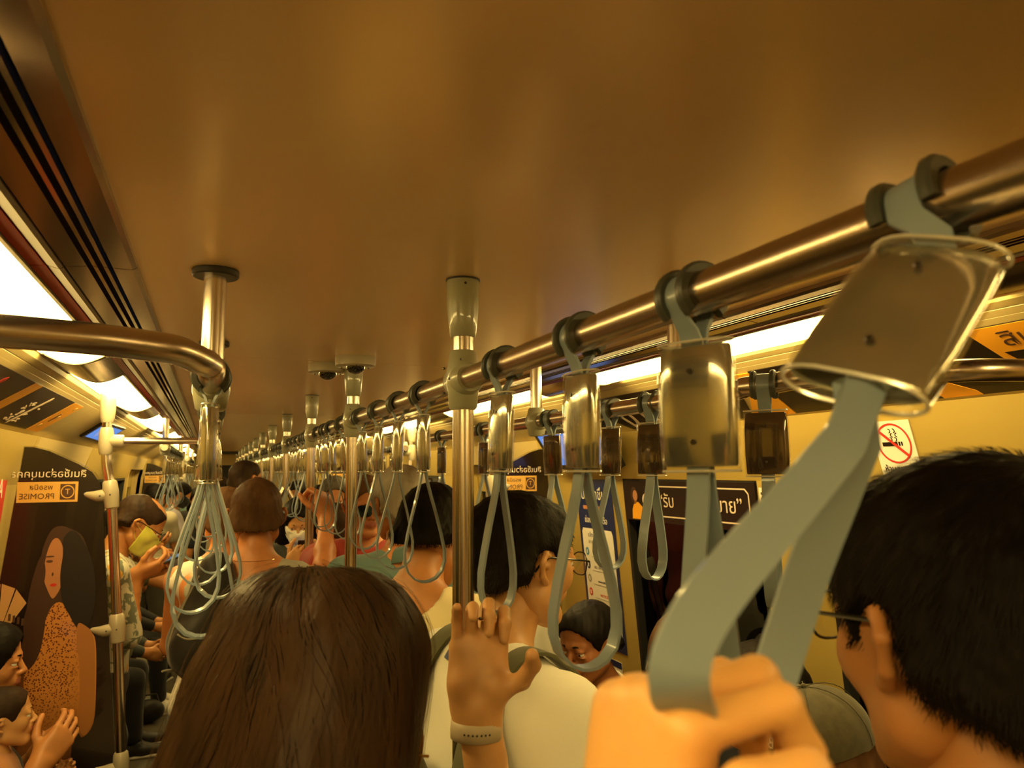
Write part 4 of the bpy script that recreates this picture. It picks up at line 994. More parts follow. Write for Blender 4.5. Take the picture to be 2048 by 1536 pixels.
c = Clay(A(-.16, -.30, -.02)-.05, A(.16, -.10, .48)+.05, .012); c.ell(A(0, -.20, .22), (.15, .085, .22), k=.02); c.ell(A(0, -.21, .12), (.145, .09, .14), k=.05); v, f = c.mesh(); mesh_obj('pack_body', v, f, C_olive, bagM, True)
# 3 --- long-haired woman, back to the camera, right hand on a strap
pW = person('woman with long straight dark brown hair seen from behind, centre foreground', (.050, .80), -14, 1.60, pose=dict(head=(-55, 15, 4), rw=(.322, .925, 1.448), re=(.5, .35, -1), rh=dict(f=(.05, .03, 1), n=(-.30, -1, .02), c=[(28, 88, 55), (22, 92, 50), (16, 62, 40), (10, 34, 22)], t=[(.45, .80, .35), (.75, .35, .65), (.65, -.15, .85)], s=.05), hands=1.02, handres=.0030),
            top=C_black, legs=(C_denim, 1.9), hairc='dark', style='none', skin='light', hres=.0042, res=.010, female=True, face=False, shoe='dark', sleeve=.6, neckline=.065)
H = pW['H']; c = Clay(np.array(H.p)-[.34, .34, .62], np.array(H.p)+[.22, .22, .30], .0075)
H.e(c, (0, -.014, .030), (.086, .108, .098)); H.e(c, (0, .045, .052), (.062, .046, .050), k=.03)
Rw = H.p; 
for (a, b, ra, rb) in (((.02, -.04, .0), (-.02, -.16, -.30), .085, .090), ((-.05, -.02, .02), (-.11, -.13, -.36), .050, .085), ((-.04, -.02, .02), (-.17, -.10, -.44), .055, .060), ((.056, -.02, .0), (.052, -.07, -.24), .026, .045)):
    c.cone(Rw+np.array(H.R @ (np.array([0, 0, .09])))+np.array(a), Rw+np.array([0, 0, .09])+np.array(b), ra, rb, k=.04)
H.e(c, (0, .100, -.040), (.070, .070, .112), k=.010, op='sub')
c.wrinkle(.0022, 190, 120, 9, .7); V, F = c.mesh(); mesh_obj('hair', V, F, HAIR['dark'], pW['root'], True)
crownW = np.array(H.P(.0, -.03, .12))
def flowW(P):
    d = P-crownW; r = np.linalg.norm(d[:, :2], axis=1, keepdims=True); low = np.clip((crownW[2]-P[:, 2:3])/.15, 0, 1)
    return np.concatenate([d[:, :2]/(r+.01)*(1-low)*1.0+np.array([-.30, -.10])*low, -np.ones((len(P), 1))*(.25+.9*low)], 1)
M_hl = hair_mat('hair_strand_brown', (.028, .015, .008), (.062, .030, .014)); M_hl.node_tree.nodes['Principled BSDF'].inputs['Roughness'].default_value = .45
strands(pW['root'], c, 7000, .36, .014, .0016, flowW, M_hl, seed=11, off=.0015, jit=.12, start=lambda V: V[:, 2] > crownW[2]-.30)
strands(pW['root'], c, 500, .30, .014, .0009, flowW, M_hl, 'loose_hair', seed=12, off=.007, jit=.45, start=lambda V: V[:, 2] > crownW[2]-.22)
gl = glasses(H, pW['root'], frame=mat('amber_frame', (.35, .16, .03), .2), lens=clear('amber_lens', (.85, .55, .20), .3), w=.034, hgt=.030, rnd=1.33, fy=.132)
# watch on the raised wrist
w_, fd, nn, tips, _ = pW['info']['r']; Rm = np.stack([np.cross(fd, nn), nn, fd], 1)
wt = MB(); n = 40; V = []; F = []
for k in range(n):
    a = 2*math.pi*k/n
    for rr, z in ((1.0, -.0115), (1.08, -.0105), (1.10, 0), (1.08, .0105), (1.0, .0115)): V.append(Vector(w_-fd*.022+Rm @ np.array([.0300*rr*math.cos(a), .0262*rr*math.sin(a), z])))
F = [(k*5+i, ((k+1) % n)*5+i, ((k+1) % n)*5+(i+1) % 5, k*5+(i+1) % 5) for k in range(n) for i in range(5)]
W_b = mesh_obj('watch_band', V, F, mat('watch_band', (.46, .38, .26), .5), pW['root'], True)
m_ = MB()
for i in range(7): a = math.radians(62+i*9.5); m_.sphere(w_-fd*.022+Rm @ np.array([.0326*math.cos(a), .0287*math.sin(a), 0]), .0014, 5)
m_.build('band_hole', M_black, W_b)
ow = MB(); Mo = Matrix([list(r) for r in Rm]).to_4x4(); Mo.translation = w_-fd*.022-nn*.030; ow.box((0, 0, 0), (.034, .009, .038), Mo).build('watch_case', M_black, W_b, bevel=.004)
rg = MB(); pr = w_+fd*.100+np.cross(fd, nn)*.010*1+nn*.0
tilt_torus(rg, w_+(fd*.112+np.cross(fd, nn)*.0095+nn*.004)*1.0, Rm, .0108, .0013, m=6).build('finger_ring', mat('ring_silver', (.75, .68, .55), .15, 1.0), pW['root'], smooth=True)
# 4 --- the photographer's hand pulling the nearest strap
Fc = np.array((.372, .921, .115)); Rc = np.array((.928, -.374, -.009)); Uc = np.array((-.035, -.110, .993))
ph = tag(empty('person', (-.02, -.12, 0)), 'out-of-focus bare hand and forearm gripping the taut near strap, bottom right of centre', 'person')
hw = np.array((.147, .248, 1.586)); f_ = Uc*.98+Fc*.10+Rc*.10; n_ = Rc*.95+Fc*.30+Uc*-.1
(hm, _, _) = hand_mesh(hw, f_, n_, -1, .85, .0025, [(76, 66, 36), (76, 62, 34), (76, 62, 34), (74, 64, 36)], [(.55, .75, -.15), (.95, .15, .15), (.20, -.10, .95)], .11)
el_ = np.array((.02, .10, 1.34)); shd = np.array((-.17, -.12, 1.42))
c = Clay(np.array((-.30, -.30, 1.20)), np.array((.28, .36, 1.68)), .006); c.cone(hw+f_*.015, el_, .030, .046, k=.02); c.cone(el_, shd, .046, .058, k=.03)
V, F = join([c.mesh(), hm]); V = V-np.array((-.02, -.12, 0)); mesh_obj('body', V, F, skin_mat('skin_near_hand', (.80, .43, .14)), ph, True)
c = Clay(np.array((-.34, -.34, 1.25)), np.array((.05, .10, 1.55)), .009); c.cone(shd+(el_-shd)*.1, shd+(el_-shd)*.75, .075, .068, k=.02); V, F = c.mesh(); mesh_obj('sleeve', V-np.array((-.02, -.12, 0)), F, C_black, ph, True)
# 5 --- cropped-hair man in grey tank top
pG = person('cropped-hair man in grey sleeveless top seen from behind, left of centre', (.135, 2.50), -4, 1.735, pose=dict(head=(0, 4, 0), lw=(.06, 2.84, 1.20), rw=(.24, 2.84, 1.20), le=(-.2, 0, -1), re=(.2, 0, -1)), top=C_tank, legs=(C_denim, .9), hairc='brown', style='crop', skin='red', bare_arms=True, res=.009, hres=.0048, width=.95, neckline=.070, wr=.005, hair_off=-.001)
ch = pG['H'].hair('crop', -.001); hw3 = np.array(pG['H'].P(0, -.06, .10))
strands(pG['root'], ch, 3500, .006, .002, .0014, lambda P: (P-hw3)*6+np.array([0, 0, -.3]), HAIR['brown'], seed=6, lift=.35)
# armhole and neck piping, chain
A = pG['A']; mb = MB(); tilt_torus(mb, A(0, -.035, .552), np.eye(3), .062, .0008, m=5).build('neck_chain', mat('gold_chain', (.6, .35, .1), .2, 1), pG['root'])
# 6 --- man behind him with the backpack
pG2 = person('fair-haired man in white top half hidden behind the grey tank top', (.055, 2.95), 6, 1.70, pose=dict(lw=(-.02, 3.28, 1.15), rw=(.14, 3.28, 1.15)), width=.9, top=C_white, legs=(C_denim, .95), hairc='brown', style='crop', skin='red', bare_arms=True, hres=.006, res=.011)
bp = tag(empty('backpack', (-.045, 2.42, 1.155), (0, R_(9), 0)), 'black backpack with pale piping hanging left of the grey tank top', 'backpack')
c = Clay((-.15, -.12, -.03), (.15, .12, .50), .007); c.ell((.01, 0, .13), (.105, .085, .13), k=.03); c.ell((.025, .0, .28), (.082, .07, .17), k=.06); c.ell((-.01, -.06, .12), (.075, .045, .09), k=.02); c.wrinkle(.004, 50, 40, 36, 2); V, F = c.mesh(); M_bag = cloth('bag_black', (.016, .013, .011), .5); mesh_obj('bag_body', V, F, M_bag, bp, True)
M_pipe = cloth('bag_piping', (.20, .17, .12))
def onface(cl, pts): # project on the front (towards -y)
    out = []
    for x, z in pts:
        ix_ = int(round((x-cl.lo[0])/cl.h)); iz = int(round((z-cl.lo[2])/cl.h)); col_ = cl.D[ix_, :, iz]; k = np.argmax(col_ < 0); out.append((x, cl.ax[1][k]-.004, z))
    return out
for pts in ([(-.062, .165), (-.035, .155), (.0, .160), (.045, .185)], [(-.085, .055), (-.05, .035), (0, .025), (.05, .035), (.088, .06)], [(-.070, .08), (-.082, .15), (-.06, .26), (-.03, .36)]):
    MB().tube(cr([Vector(p) for p in onface(c, pts)], 4), .0035, 6).build('piping', M_pipe, bp, smooth=True)
bp.scale = (.82, .82, .82)
for dx in (0, .03): MB().tube(cr([Vector((.00+dx, -.03, .36)), Vector((.01+dx, -.01, .40)), Vector((.035+dx, .07, .425)), Vector((.045+dx, .15, .40)), Vector((.05+dx, .22, .33))], 5), .008, 8).build('shoulder_strap', M_pipe, bp, smooth=True)
# 7 --- man in printed shirt on his phone, left
pC = person('balding man in floral shirt, glasses and yellow mask looking down at a phone, left', (-.405, 3.46), -84, 1.69, pose=dict(head=(0, 34, 0), lean=6, lw=(-.255, 3.47, 1.345), rw=(-.27, 3.37, 1.345), le=(-.4, .2, -1), re=(-.4, -.3, -1), lh=dict(f=(.9, -.1, .25), n=(0, -.8, .5), c=[(35, 45, 30)]*4), rh=dict(f=(.9, .1, .3), n=(0, .6, .7), c=[(35, 45, 30)]*4)), top=C_floral, legs=(C_black, 1.9), hairc='dark', style='bald', skin='tan', hres=.005, res=.010, spec_glasses=True, mask=C_masky, sleeve=.95, hem=-.10)
def phone(c, rx, rz, label, col=None, sc=1.0):
    p = tag(empty('phone', c, (R_(rx), 0, R_(rz))), label, 'phone')
    MB().box((0, 0, 0), (.072*sc, .148*sc, .009)).build('case', col or M_black, p, bevel=.003)
    MB().box((0, 0, .0050), (.066*sc, .140*sc, .0008)).build('screen', M_pscreen, p)
    mb = MB(); mb.box((-.020*sc, .052*sc, -.0055), (.024, .030, .002)).build('camera_bump', M_screw, p); return p
M_pscreen, _e3 = emis('phone_glow', (.25, .42, .60), .55)
phone((-.175, 3.405, 1.385), 20, -78, 'phone with bluish screen held by the man in floral shirt')
# 8 --- person behind him
pD2 = person('person in dark olive top with white bracelet, behind the floral shirt', (-.47, 4.33), -70, 1.60, pose=dict(head=(0, 30, 0), lw=(-.34, 4.36, 1.40), rw=(-.33, 4.27, 1.36), lh=dict(f=(.8, 0, .5), n=(0, -.8, .5), c=[(35, 60, 40)]*4), rh=dict(f=(.95, 0, .2), n=(0, .6, .7), c=[(20, 25, 20)]*4)), top=C_olive, legs=(C_black, 1.9), hairc='black', style='bob', skin='tan', female=True, hres=.007, res=.012)
mb = MB(); w_, fd, nn, _, _ = pD2['info']['r']; Rm = np.stack([np.cross(fd, nn), nn, fd], 1); tilt_torus(mb, w_-fd*.015, Rm, .029, .005).build('bracelet', M_white, pD2['root'], smooth=True)
phone((-.285, 4.33, 1.455), 30, -70, 'small phone held behind the floral-shirted man', M_white)
# 9 --- grey tee, shorts and sandals
pD = person('dark-haired man in grey tee and dark shorts, bare legs, far left aisle', (-.47, 7.05), -22, 1.68, pose=dict(head=(0, 30, 0), rw=(-.30, 7.30, 1.20), lw=(-.56, 7.30, 1.18)), top=C_greytee, legs=(C_khaki, .85), hairc='black', style='short', skin='tan', hres=.008, res=.014, sleeve=.6, shoe='dark')
pE = person('man in lilac shirt, black trousers and dark mask far down the left side', (-.33, 7.60), -82, 1.68, pose=dict(head=(0, 24, 0), rw=(-.05, 7.53, 1.22), lw=(-.05, 7.65, 1.24)), top=C_lilac, legs=(C_black, 1.9), hairc='black', style='short', skin='tan', hres=.008, res=.014, sleeve=1.9, mask=C_maskd)
pF = person('tall man with glasses and cropped hair facing right, above the grey tank top', (.19, 5.20), -52, 1.83, top=cloth('shirt_beige', (.45, .42, .34)), legs=(C_denim, 1.9), hairc='dark', style='crop', skin='red', hres=.007, res=.013, spec_glasses=True, sleeve=.9)
# 10 --- masked person in dark hoodie facing the camera
pH = person('person with white mask and dark hooded top with small white logo, facing camera with phone', (.425, 3.98), 172, 1.63, pose=dict(head=(0, 24, 0), lw=(.50, 3.80, 1.29), rw=(.365, 3.79, 1.30), lh=dict(f=(-.4, -.5, .6), n=(-.6, .4, .4), c=[(40, 50, 35)]*4), rh=dict(f=(.4, -.5, .6), n=(.6, .4, .4), c=[(40, 50, 35)]*4)), top=C_hood, legs=(C_denim, 1.9), hairc='black', style='bob', skin='light', hres=.0055, res=.011, mask=C_mask, sleeve=1.8, shirt_mat='hooded_top', female=True)
phone((.432, 3.775, 1.36), 55, 178, 'dark phone held by the masked person in the hooded top')
M_ink = mat('ink_white', (.75, .72, .62), .6)
# small round monogram logo and a line of small letters on the chest
A = pH['A']
def chest_z(p, x, z): return p['A'](x, .128, z)
lg = MB(); o_ = Vector(A(-.055, .126, .36))
lgE = MB(); 
tilt_torus(lgE, A(-.052, .128, .362), np.array([[1, 0, 0], [0, 0, 1], [0, 1, 0]], float), .014, .0030, n=20, m=6); lgE.tube([A(-.066, .128, .392), A(-.064, .129, .36), A(-.060, .129, .345)], .003, 6); lgE.tube([A(-.052, .129, .376), A(-.038, .129, .386)], .003, 6)
lgE.build('chest_logo', M_ink, pH['root'], smooth=True)
pI = person('man in navy top with white mask facing camera, beyond the third pole', (.650, 4.30), 168, 1.72, pose=dict(head=(4, 10, 0), rw=(.52, 4.02, 1.25)), top=C_navy, legs=(C_denim, 1.9), hairc='pepper', style='short', skin='red', hres=.006, res=.012, mask=C_mask, sleeve=.9, hair_off=.006)
# 11 --- sunglasses man, red shirt, one hand on the pole
pJ = person('man in sunglasses and dark red shirt facing the camera, hand on a pole', (.575, 3.02), 172, 1.735, pose=dict(head=(10, 8, 0), rw=(.415, 2.955, 1.575), re=(-.15, -.7, -1), rh=dict(f=(-.15, .35, .9), n=(-.6, .75, .2), c=[(50, 60, 40)]*4)), top=C_red, legs=(C_denim, 1.9), hairc='brown', style='short', skin='red', hres=.005, res=.010, spec_glasses=dict(frame=FRAME_B, lens=SUN, w=.029, hgt=.023), sleeve=.8, width=1.05)
pP = person('person in pink top between the poles, turned away behind the red shirt', (.555, 3.58), 30, 1.60, top=C_pink, legs=(C_denim, 1.9), hairc='dark', style='short', skin='tan', hres=.008, res=.013, sleeve=.8)
pK = person('grey-haired man in teal shirt seen from behind, right of the second pole', (.575, 2.36), 12, 1.765, pose=dict(head=(5, 2, 0)), top=C_teal, legs=(C_denim, 1.9), hairc='grey', style='short', skin='red', hres=.0048, res=.010, sleeve=.9, width=1.1, hair_off=.002)
collar(pK, C_teal, 'shirt_collar', r=.066)
ch = pK['H'].hair('short', .002); hk = np.array(pK['H'].P(0, -.06, .10)); strands(pK['root'], ch, 2500, .016, .005, .0016, lambda P: (P-hk)*6+np.array([0, 0, -.4]), HAIR['grey'], seed=8, lift=.22)
pL = person('black-haired man in cream T-shirt bent forward, just left of the near pole', (.415, 1.70), -42, 1.735, pose=dict(head=(-6, 22, 0), lean=9), top=C_cream, legs=(C_denim, 1.9), hairc='black', style='short', skin='tan', hres=.0042, res=.009, sleeve=.8, neckline=.076, wr=.005)
ch = pL['H'].hair('short'); hl = np.array(pL['H'].P(0, -.06, .10)); strands(pL['root'], ch, 4000, .013, .004, .0012, lambda P: (P-hl)*6+np.array([0, 0, -.4]), HAIR['black'], seed=9, lift=.3)
# ---- seated riders on the right bench
pN = person('seated man in black jacket with white stripes looking down, right of the white polo', (1.215, 2.20), 112, 1.76, pose=dict(seat=True, head=(4, 13, 0), lean=5, gaze=-14), top=C_black, legs=(C_denim, 1.9), hairc='black', style='short', skin='brown', hres=.0044, res=.010, sleeve=1.8, shirt_mat='track_jacket', neckline=.072)
collar(pN, C_white, 'white_collar', r=.074)
A = pN['A']
for k in range(3):
    y = .012-.016*k; MB().tube(cr([Vector(A(.07+.0, y, .548)), Vector(A(.12, y, .532)), Vector(A(.175, y, .525)), Vector(A(.222, y, .49)), Vector(A(.243, y+.01, .42)), Vector(A(.248, y+.02, .35))], 4), .0036, 6).build('sleeve_stripe', M_ink, pN['root'], smooth=True)
    MB().tube(cr([Vector(A(-.07+.0, y, .548)), Vector(A(-.12, y, .532)), Vector(A(-.175, y, .525)), Vector(A(-.222, y, .49)), Vector(A(-.243, y+.01, .42)), Vector(A(-.248, y+.02, .35))], 4), .0036, 6).build('sleeve_stripe', M_ink, pN['root'], smooth=True)
pO = person('seated woman with brown hair and white mask, left of the near hand', (1.285, 1.85), 116, 1.78, pose=dict(seat=True, head=(10, 12, 0)), top=C_greytee, legs=(C_denim, 1.9), hairc='brown', style='bob', skin='light', hres=.005, res=.011, mask=C_mask, female=True, sleeve=.8, spec_glasses=dict(frame=mat('silver_frame', (.7, .6, .5), .2, 1)))
pX = person('rider with black hair and white shirt collar mostly hidden by the white polo', (1.02, 2.62), 150, 1.48, top=C_polo, legs=(C_denim, 1.9), hairc='black', style='short', skin='tan', hres=.006, res=.012)
pB = person('seated woman with long black hair behind the near hand', (1.30, 1.535), 94, 1.72, pose=dict(seat=True, head=(-10, 8, 0)), top=C_navy, legs=(C_black, 1.9), hairc='black', style='long', skin='tan', hres=.005, res=.011, female=True)
pQ = person('seated rider in washed olive cap, below the right foreground man', (1.185, 1.225), 88, 1.66, pose=dict(seat=True, head=(-2, 10, 0)), top=cloth('tee_mustard', (.55, .36, .06)), legs=(C_denim, 1.9), hairc='brown', style='bob', skin='light', hres=.0045, res=.010, female=True, face=True, hair_off=-.009)
# cap
H = Head(pQ['H'].p+pQ['H'].R @ np.array([0, .004, -.006]), pQ['H'].R, pQ['H'].s*1.17, .01); capE = tag(empty('cap', (0, 0, 0)), 'washed olive baseball cap with pale blackletter lettering, curved brim to the left', 'cap'); capE.matrix_world = pQ['M']
M_cap = cloth('cap_cloth', (.050, .042, .020), mix=((.065, .054, .027), 60, (1, 1, 1), .35, .65, 5)); M_cape = cloth('cap_seam', (.03, .026, .014))
V = []; F = []; n = 48; m = 12
for i in range(m+1):
    a = math.pi/2*i/m; rr = math.cos(a)**.85; z = .034+.094*math.sin(a)
    for k in range(n):
        b = 2*math.pi*k/n; V.append(Vector(H.P(.092*rr*math.cos(b), -.008+.112*rr*math.sin(b), z-.004*(math.sin(b) < -.3)))) 
F = [(i*n+k, i*n+(k+1) % n, (i+1)*n+(k+1) % n, (i+1)*n+k) for i in range(m) for k in range(n)]
mesh_obj('crown', V, F, M_cap, capE, True)
V = []; nb = 20; nr_ = 6
for i in range(nr_+1):
    t = i/nr_
    for k in range(nb+1):
        b = math.radians(20+140*k/nb); x, y = .092*math.cos(b), -.008+.112*math.sin(b); ex = .075*math.sin((b-math.radians(20))/math.radians(140)*math.pi)**.6
        V.append((x*(1-.10*t), y+ex*t, .036-.016*t-.9*(x*x)*4*(.3+.5*t)-.0))
nv = len(V); F = [(i*(nb+1)+k, i*(nb+1)+k+1, (i+1)*(nb+1)+k+1, (i+1)*(nb+1)+k) for i in range(nr_) for k in range(nb)]
F += [tuple(q+nv for q in f[::-1]) for f in F]; V = [Vector(H.P(*p)) for p in V]+[Vector(H.P(p[0], p[1], p[2]-.004)) for p in V]
mesh_obj('brim', V, F, M_cap, capE, True)
for k in range(6):
    b = 2*math.pi*k/6+math.pi/6*3; MB().tube([H.P(.0935*math.cos(a)**.85*math.cos(b), -.008+.1135*math.cos(a)**.85*math.sin(b), .034+.0955*math.sin(a)) for a in np.linspace(0, 1.55, 10)], .0009, 5).build('seam', M_cape, capE)
MB().sphere(H.P(0, -.008, .130), .006, 6).build('button', M_cap, capE, smooth=True)
Mh = Matrix([list(r) for r in H.R]).to_4x4(); Mh.translation = H.P(0, 0, 0)
def capword(s_, size, z, wide, name):
    import mathutils
    o = text(name, s_, size, Matrix.Identity(4), M_ink, capE, extrude=.0006)
    for v in o.data.vertices:
        b = math.pi/2-v.co.x/.100; zz = z+v.co.y; t = max(0, min(1, (zz-.034)/.094)); rr = math.cos(math.asin(t))**.85
        v.co = Vector(H.P((.0925*rr+.0006+v.co.z)*math.cos(b), -.008+(.1125*rr+.0006+v.co.z)*math.sin(b), zz))
capword('BLESS', .026, .066, .1, 'lettering'); capword('est. all', .009, .046, .1, 'lettering')
# ---- woman and child on the left bench
pA = person('woman with long black hair seated at the left edge, in profile', (-.64, 2.715), -88, 1.70, pose=dict(seat=True, head=(0, 4, 0), lw=(-.47, 2.84, .88), rw=(-.43, 2.60, .92)), top=C_black, legs=(C_black, 1.9), hairc='black', style='long', skin='tan', female=True, hres=.0045, res=.010, sleeve=.7)
ckid = person('small child with wispy dark hair sitting on lap at the bottom left corner', (-.545, 2.62), -78, 1.02, pose=dict(seat=True, pz=.645, kz=.60, az=.36, head=(0, -4, 0), hs=1.28, lw=(-.42, 2.71, .84), rw=(-.42, 2.61, .84)), top=cloth('child_top', (.45, .20, .08)), legs=(C_denim, 1.5), hairc='dark', style='crop', skin='light', hres=.0045, res=.009, sleeve=.7, shoe=None, female=True, hair_off=.003)
ph2 = phone((-.535, 2.27, 1.065), 66, 140, 'dark phone held up in front of the child')
# ---- farther passengers
far_people = [(.05, 7.0, 10, 1.66, 'black', C_navy, 'short'), (.68, 5.15, 175, 1.66, 'black', C_black, 'bob'), (.97, 3.72, 160, 1.70, 'dark', C_black, 'short'), (1.08, 4.75, -150, 1.73, 'dark', C_greytee, 'short'), (1.12, 5.2, 100, 1.68, 'black', C_white, 'bob'),
              (.30, 8.2, 190, 1.68, 'black', C_greytee, 'short'), (-.12, 8.4, 170, 1.60, 'black', C_black, 'bob'), (-.35, 8.8, -60, 1.66, 'black', C_teal, 'short'), (.75, 6.9, 150, 1.68, 'black', C_lilac, 'short'), (.12, 9.6, 180, 1.70, 'dark', C_white, 'short'), (-.05, 10.8, 0, 1.68, 'black', C_red, 'bob'), (.45, 11.0, 180, 1.72, 'black', C_greytee, 'short'), (.9, 8.4, 120, 1.66, 'black', C_navy, 'bob')]
desc = ['short black-haired rider in navy far down the aisle', 'black-haired rider in black behind the dark hooded top', 'dark-haired rider in black behind the sunglasses man', 'orange-lit man in grey tee seen just left of the near pole', 'rider in white by the right doorway', 'far rider in grey tee facing the camera', 'far rider in black with bobbed hair', 'far rider in teal by the left wall', 'far rider in lilac on the right side', 'far rider in white facing the camera', 'far rider in red seen from behind', 'farthest rider in grey tee', 'far rider in navy near the right wall']
for (x, y, h_, ht, hc2, tp, stl), d_ in zip(far_people, desc):
    person(d_, (x, y), h_, ht, top=tp, legs=(C_denim, 1.9), hairc=hc2, style=stl, skin=random.choice(['tan', 'light', 'brown']), hres=.010, res=.018, sleeve=.7, pose=dict(head=(random.uniform(-20, 20), random.uniform(0, 25), 0), handres=.006), face=y < 6)
pS1 = person('seated rider in black with white sneakers on the far left bench', (-.61, 6.30), -90, 1.66, pose=dict(seat=True, kd=.30, head=(0, 20, 0)), top=C_black, legs=(C_black, 1.9), hairc='black', style='short', skin='tan', hres=.008, res=.012, shoe='white', sleeve=1.8)
pS2 = person('seated rider in dark clothes just beyond the left doorway', (-.62, 5.45), -90, 1.64, pose=dict(seat=True, kd=.22, head=(0, 20, 0)), top=C_hood, legs=(C_black, 1.9), hairc='black', style='bob', skin='tan', hres=.008, res=.012, shoe='dark', sleeve=1.8, female=True)
bg = tag(empty('handbag', (-.36, 6.02, 0)), 'small black bag on the floor beside the white sneakers', 'bag'); c = Clay((-.14, -.10, 0), (.14, .10, .22), .008); c.ell((0, 0, .08), (.11, .07, .08), k=.02); c.wrinkle(.004, 50, 44, 40, 1); V, F = c.mesh(); mesh_obj('bag_body', V, F, M_bag, bg, True); MB().tube([(-.07, 0, .13), (-.05, 0, .19), (.05, 0, .19), (.07, 0, .13)], .006, 8).build('handle', M_bag, bg, smooth=True)
# ------------------------------------------------------------------ adverts, partitions, stickers, screens
Ink_k = mat('ad_black', srgb(24, 12, 9), .4, coat=.1); Ink_o = mat('ad_orange', (.78, .36, .02), .4); Ink_w = mat('ad_white', (.72, .60, .48), .5); Ink_y = mat('ad_gold', (.62, .36, .08), .45); Ink_n = mat('ad_navy', (.012, .022, .10), .35); Ink_p = mat('ad_paper', (.74, .72, .66), .45); Ink_r = mat('ad_red', (.55, .03, .02), .4); Ink_d = mat('ad_dark_brown', (.07, .03, .015), .5)
Ink_s = mat('ad_skin', (.42, .19, .09), .5); Ink_b = mat('ad_blue', (.05, .25, .50), .4); Ink_g = mat('ad_grey', (.30, .28, .25), .5)
def flat(name, pts, m, parent, M, z=.0008, t=.0008):       # polygon in the card's own xy plane
    n = len(pts); v = [M @ Vector((x, y, z)) for x, y in pts]+[M @ Vector((x, y, z+t)) for x, y in pts]
    o = mesh_obj(name, v, [tuple(range(n))[::-1], tuple(range(n, 2*n))]+[(i, (i+1) % n, (i+1) % n+n, i+n) for i in range(n)], m, parent); return o
def blob(cx_, cy_, rx, ry, n=18, a0=0, a1=2*math.pi, rot=0):
    return [(cx_+rx*math.cos(a)*math.cos(rot)-ry*math.sin(a)*math.sin(rot), cy_+rx*math.cos(a)*math.sin(rot)+ry*math.sin(a)*math.cos(rot)) for a in [a0+(a1-a0)*k/n for k in range(n)]]
def ring(name, cx_, cy_, rx, ry, w, m, parent, M, z=.0016, n=32, a0=0, a1=2*math.pi):
    v = []; f = []
    for k in range(n+1):
        a = a0+(a1-a0)*k/n
        for r in (1, 1-w):
            v += [M @ Vector((cx_+rx*r*math.cos(a), cy_+ry*r*math.sin(a), z)), M @ Vector((cx_+rx*r*math.cos(a), cy_+ry*r*math.sin(a), z+.0006))]
    for k in range(n): b = k*4; f += [(b, b+4, b+5, b+1), (b+2, b+3, b+7, b+6), (b+1, b+5, b+7, b+3), (b, b+2, b+6, b+4)]
    return mesh_obj(name, v, f, m, parent)
rect = lambda x0, y0, x1, y1: [(x0, y0), (x1, y0), (x1, y1), (x0, y1)]
def T2(M, x, y, z=.0018, rot=0, mir=False): return M @ Matrix.Translation((x, y, z)) @ Matrix.Rotation(rot, 4, 'Z') @ (Matrix.Scale(-1, 4, (1, 0, 0)) if mir else Matrix.Identity(4))
